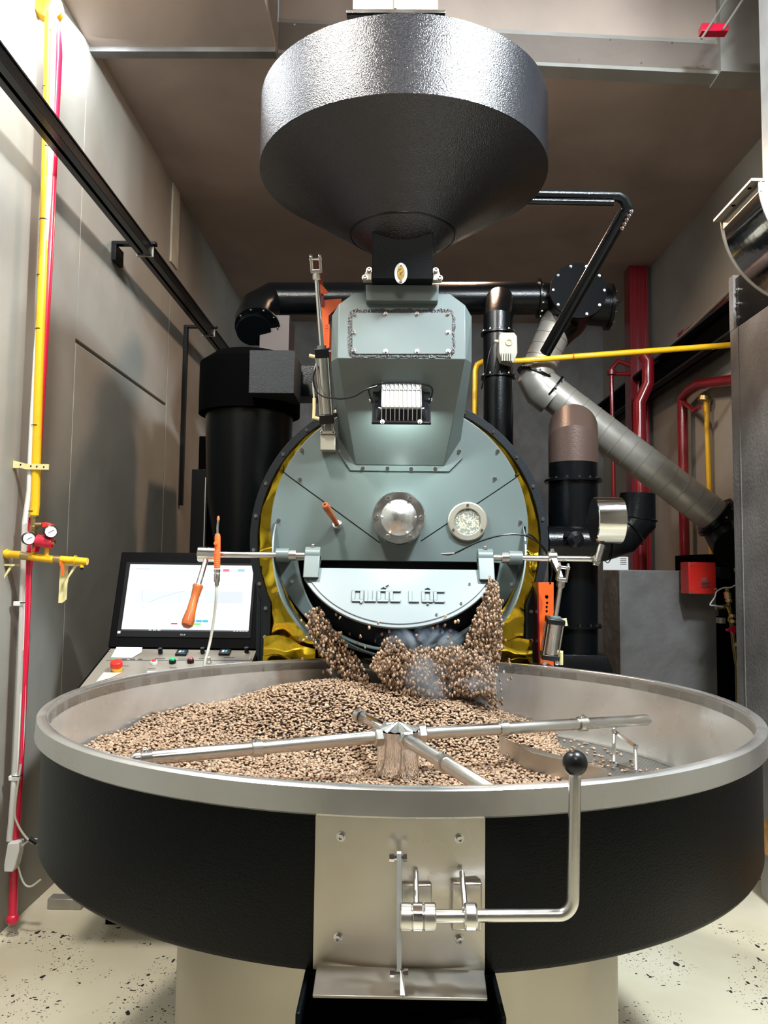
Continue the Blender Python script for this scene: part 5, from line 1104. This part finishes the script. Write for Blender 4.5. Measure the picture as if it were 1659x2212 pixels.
# red tray with two hanger rods near the ceiling
HT = thing('red_hanger_bar', PY(1545, 57, 1.4), 'short red channel bar hung on two thin rods under the ceiling at upper right', 'bar')
build('bar', M().span(PY(1517, 66, 1.4), V(PY(1574, 49, 1.4).x, 1.45, PY(1574, 49, 1.4).z)), 'red_paint', HT, bevel=.003)
for a_, b_ in (((1515, 84), (1572, -4)), ((1562, 64), (1608, -6))): 
    p_ = PY(*a_, 1.39); q_ = PY(*b_, 1.39); build('hanger_rod', M().tube([p_, q_, q_+(q_-p_)*1.8], .006, 8), 'duct_steel', HT)

# ================================================================ SMOKE from the hot beans
def smoke(name, c, rad, dens, label, sc, seed, colr=(.62, .74, .98)):
    m_ = bpy.data.materials.new(name); m_.use_nodes = True; nt = m_.node_tree; nt.nodes.remove(nt.nodes['Principled BSDF']); out = nt.nodes['Material Output']
    pv = nt.nodes.new('ShaderNodeVolumePrincipled'); pv.inputs['Color'].default_value = (*colr, 1); pv.inputs['Anisotropy'].default_value = .2
    tc = nt.nodes.new('ShaderNodeTexCoord'); n = nt.nodes.new('ShaderNodeTexNoise'); n.inputs['Scale'].default_value = sc; n.inputs['Detail'].default_value = 4; n.inputs['Distortion'].default_value = .8
    n.noise_dimensions = '4D'; n.inputs['W'].default_value = seed; nt.links.new(tc.outputs['Object'], n.inputs['Vector'])
    mr_ = nt.nodes.new('ShaderNodeMapRange'); mr_.inputs['From Min'].default_value = .45; mr_.inputs['From Max'].default_value = .68; nt.links.new(n.outputs['Fac'], mr_.inputs['Value'])
    mp2 = nt.nodes.new('ShaderNodeMapping'); mp2.inputs['Scale'].default_value = (1/rad[0], 1/rad[1], 1/rad[2]); nt.links.new(tc.outputs['Object'], mp2.inputs[0])
    ln_ = nt.nodes.new('ShaderNodeVectorMath'); ln_.operation = 'LENGTH'; nt.links.new(mp2.outputs[0], ln_.inputs[0])
    fo2 = nt.nodes.new('ShaderNodeMapRange'); fo2.inputs['From Min'].default_value = 1; fo2.inputs['From Max'].default_value = .35; nt.links.new(ln_.outputs['Value'], fo2.inputs['Value'])
    mu = nt.nodes.new('ShaderNodeMath'); mu.operation = 'MULTIPLY'; nt.links.new(mr_.outputs[0], mu.inputs[0]); nt.links.new(fo2.outputs[0], mu.inputs[1])
    m2 = nt.nodes.new('ShaderNodeMath'); m2.operation = 'MULTIPLY'; nt.links.new(mu.outputs[0], m2.inputs[0]); m2.inputs[1].default_value = dens; nt.links.new(m2.outputs[0], pv.inputs['Density']); pv.inputs['Absorption Color'].default_value = (*[.5+.5*q_ for q_ in colr], 1)
    nt.links.new(pv.outputs[0], out.inputs['Volume']); MATS[name] = m_
    return build(name, M().sphere(c, 1, 24, rad), name, None, sharp=0, loc=c, label=label, cat='smoke', kind='stuff')
smoke('smoke_wisp', PY(905, 1380, .64), (.17, .07, .06), 95, 'thin blue smoke curling out under the open drum door', 16, 2.)
smoke('smoke_haze', PY(985, 1455, .56), (.21, .11, .12), 17, 'pale bluish smoke haze around the pouring beans', 7, 5., (.9, .94, 1))
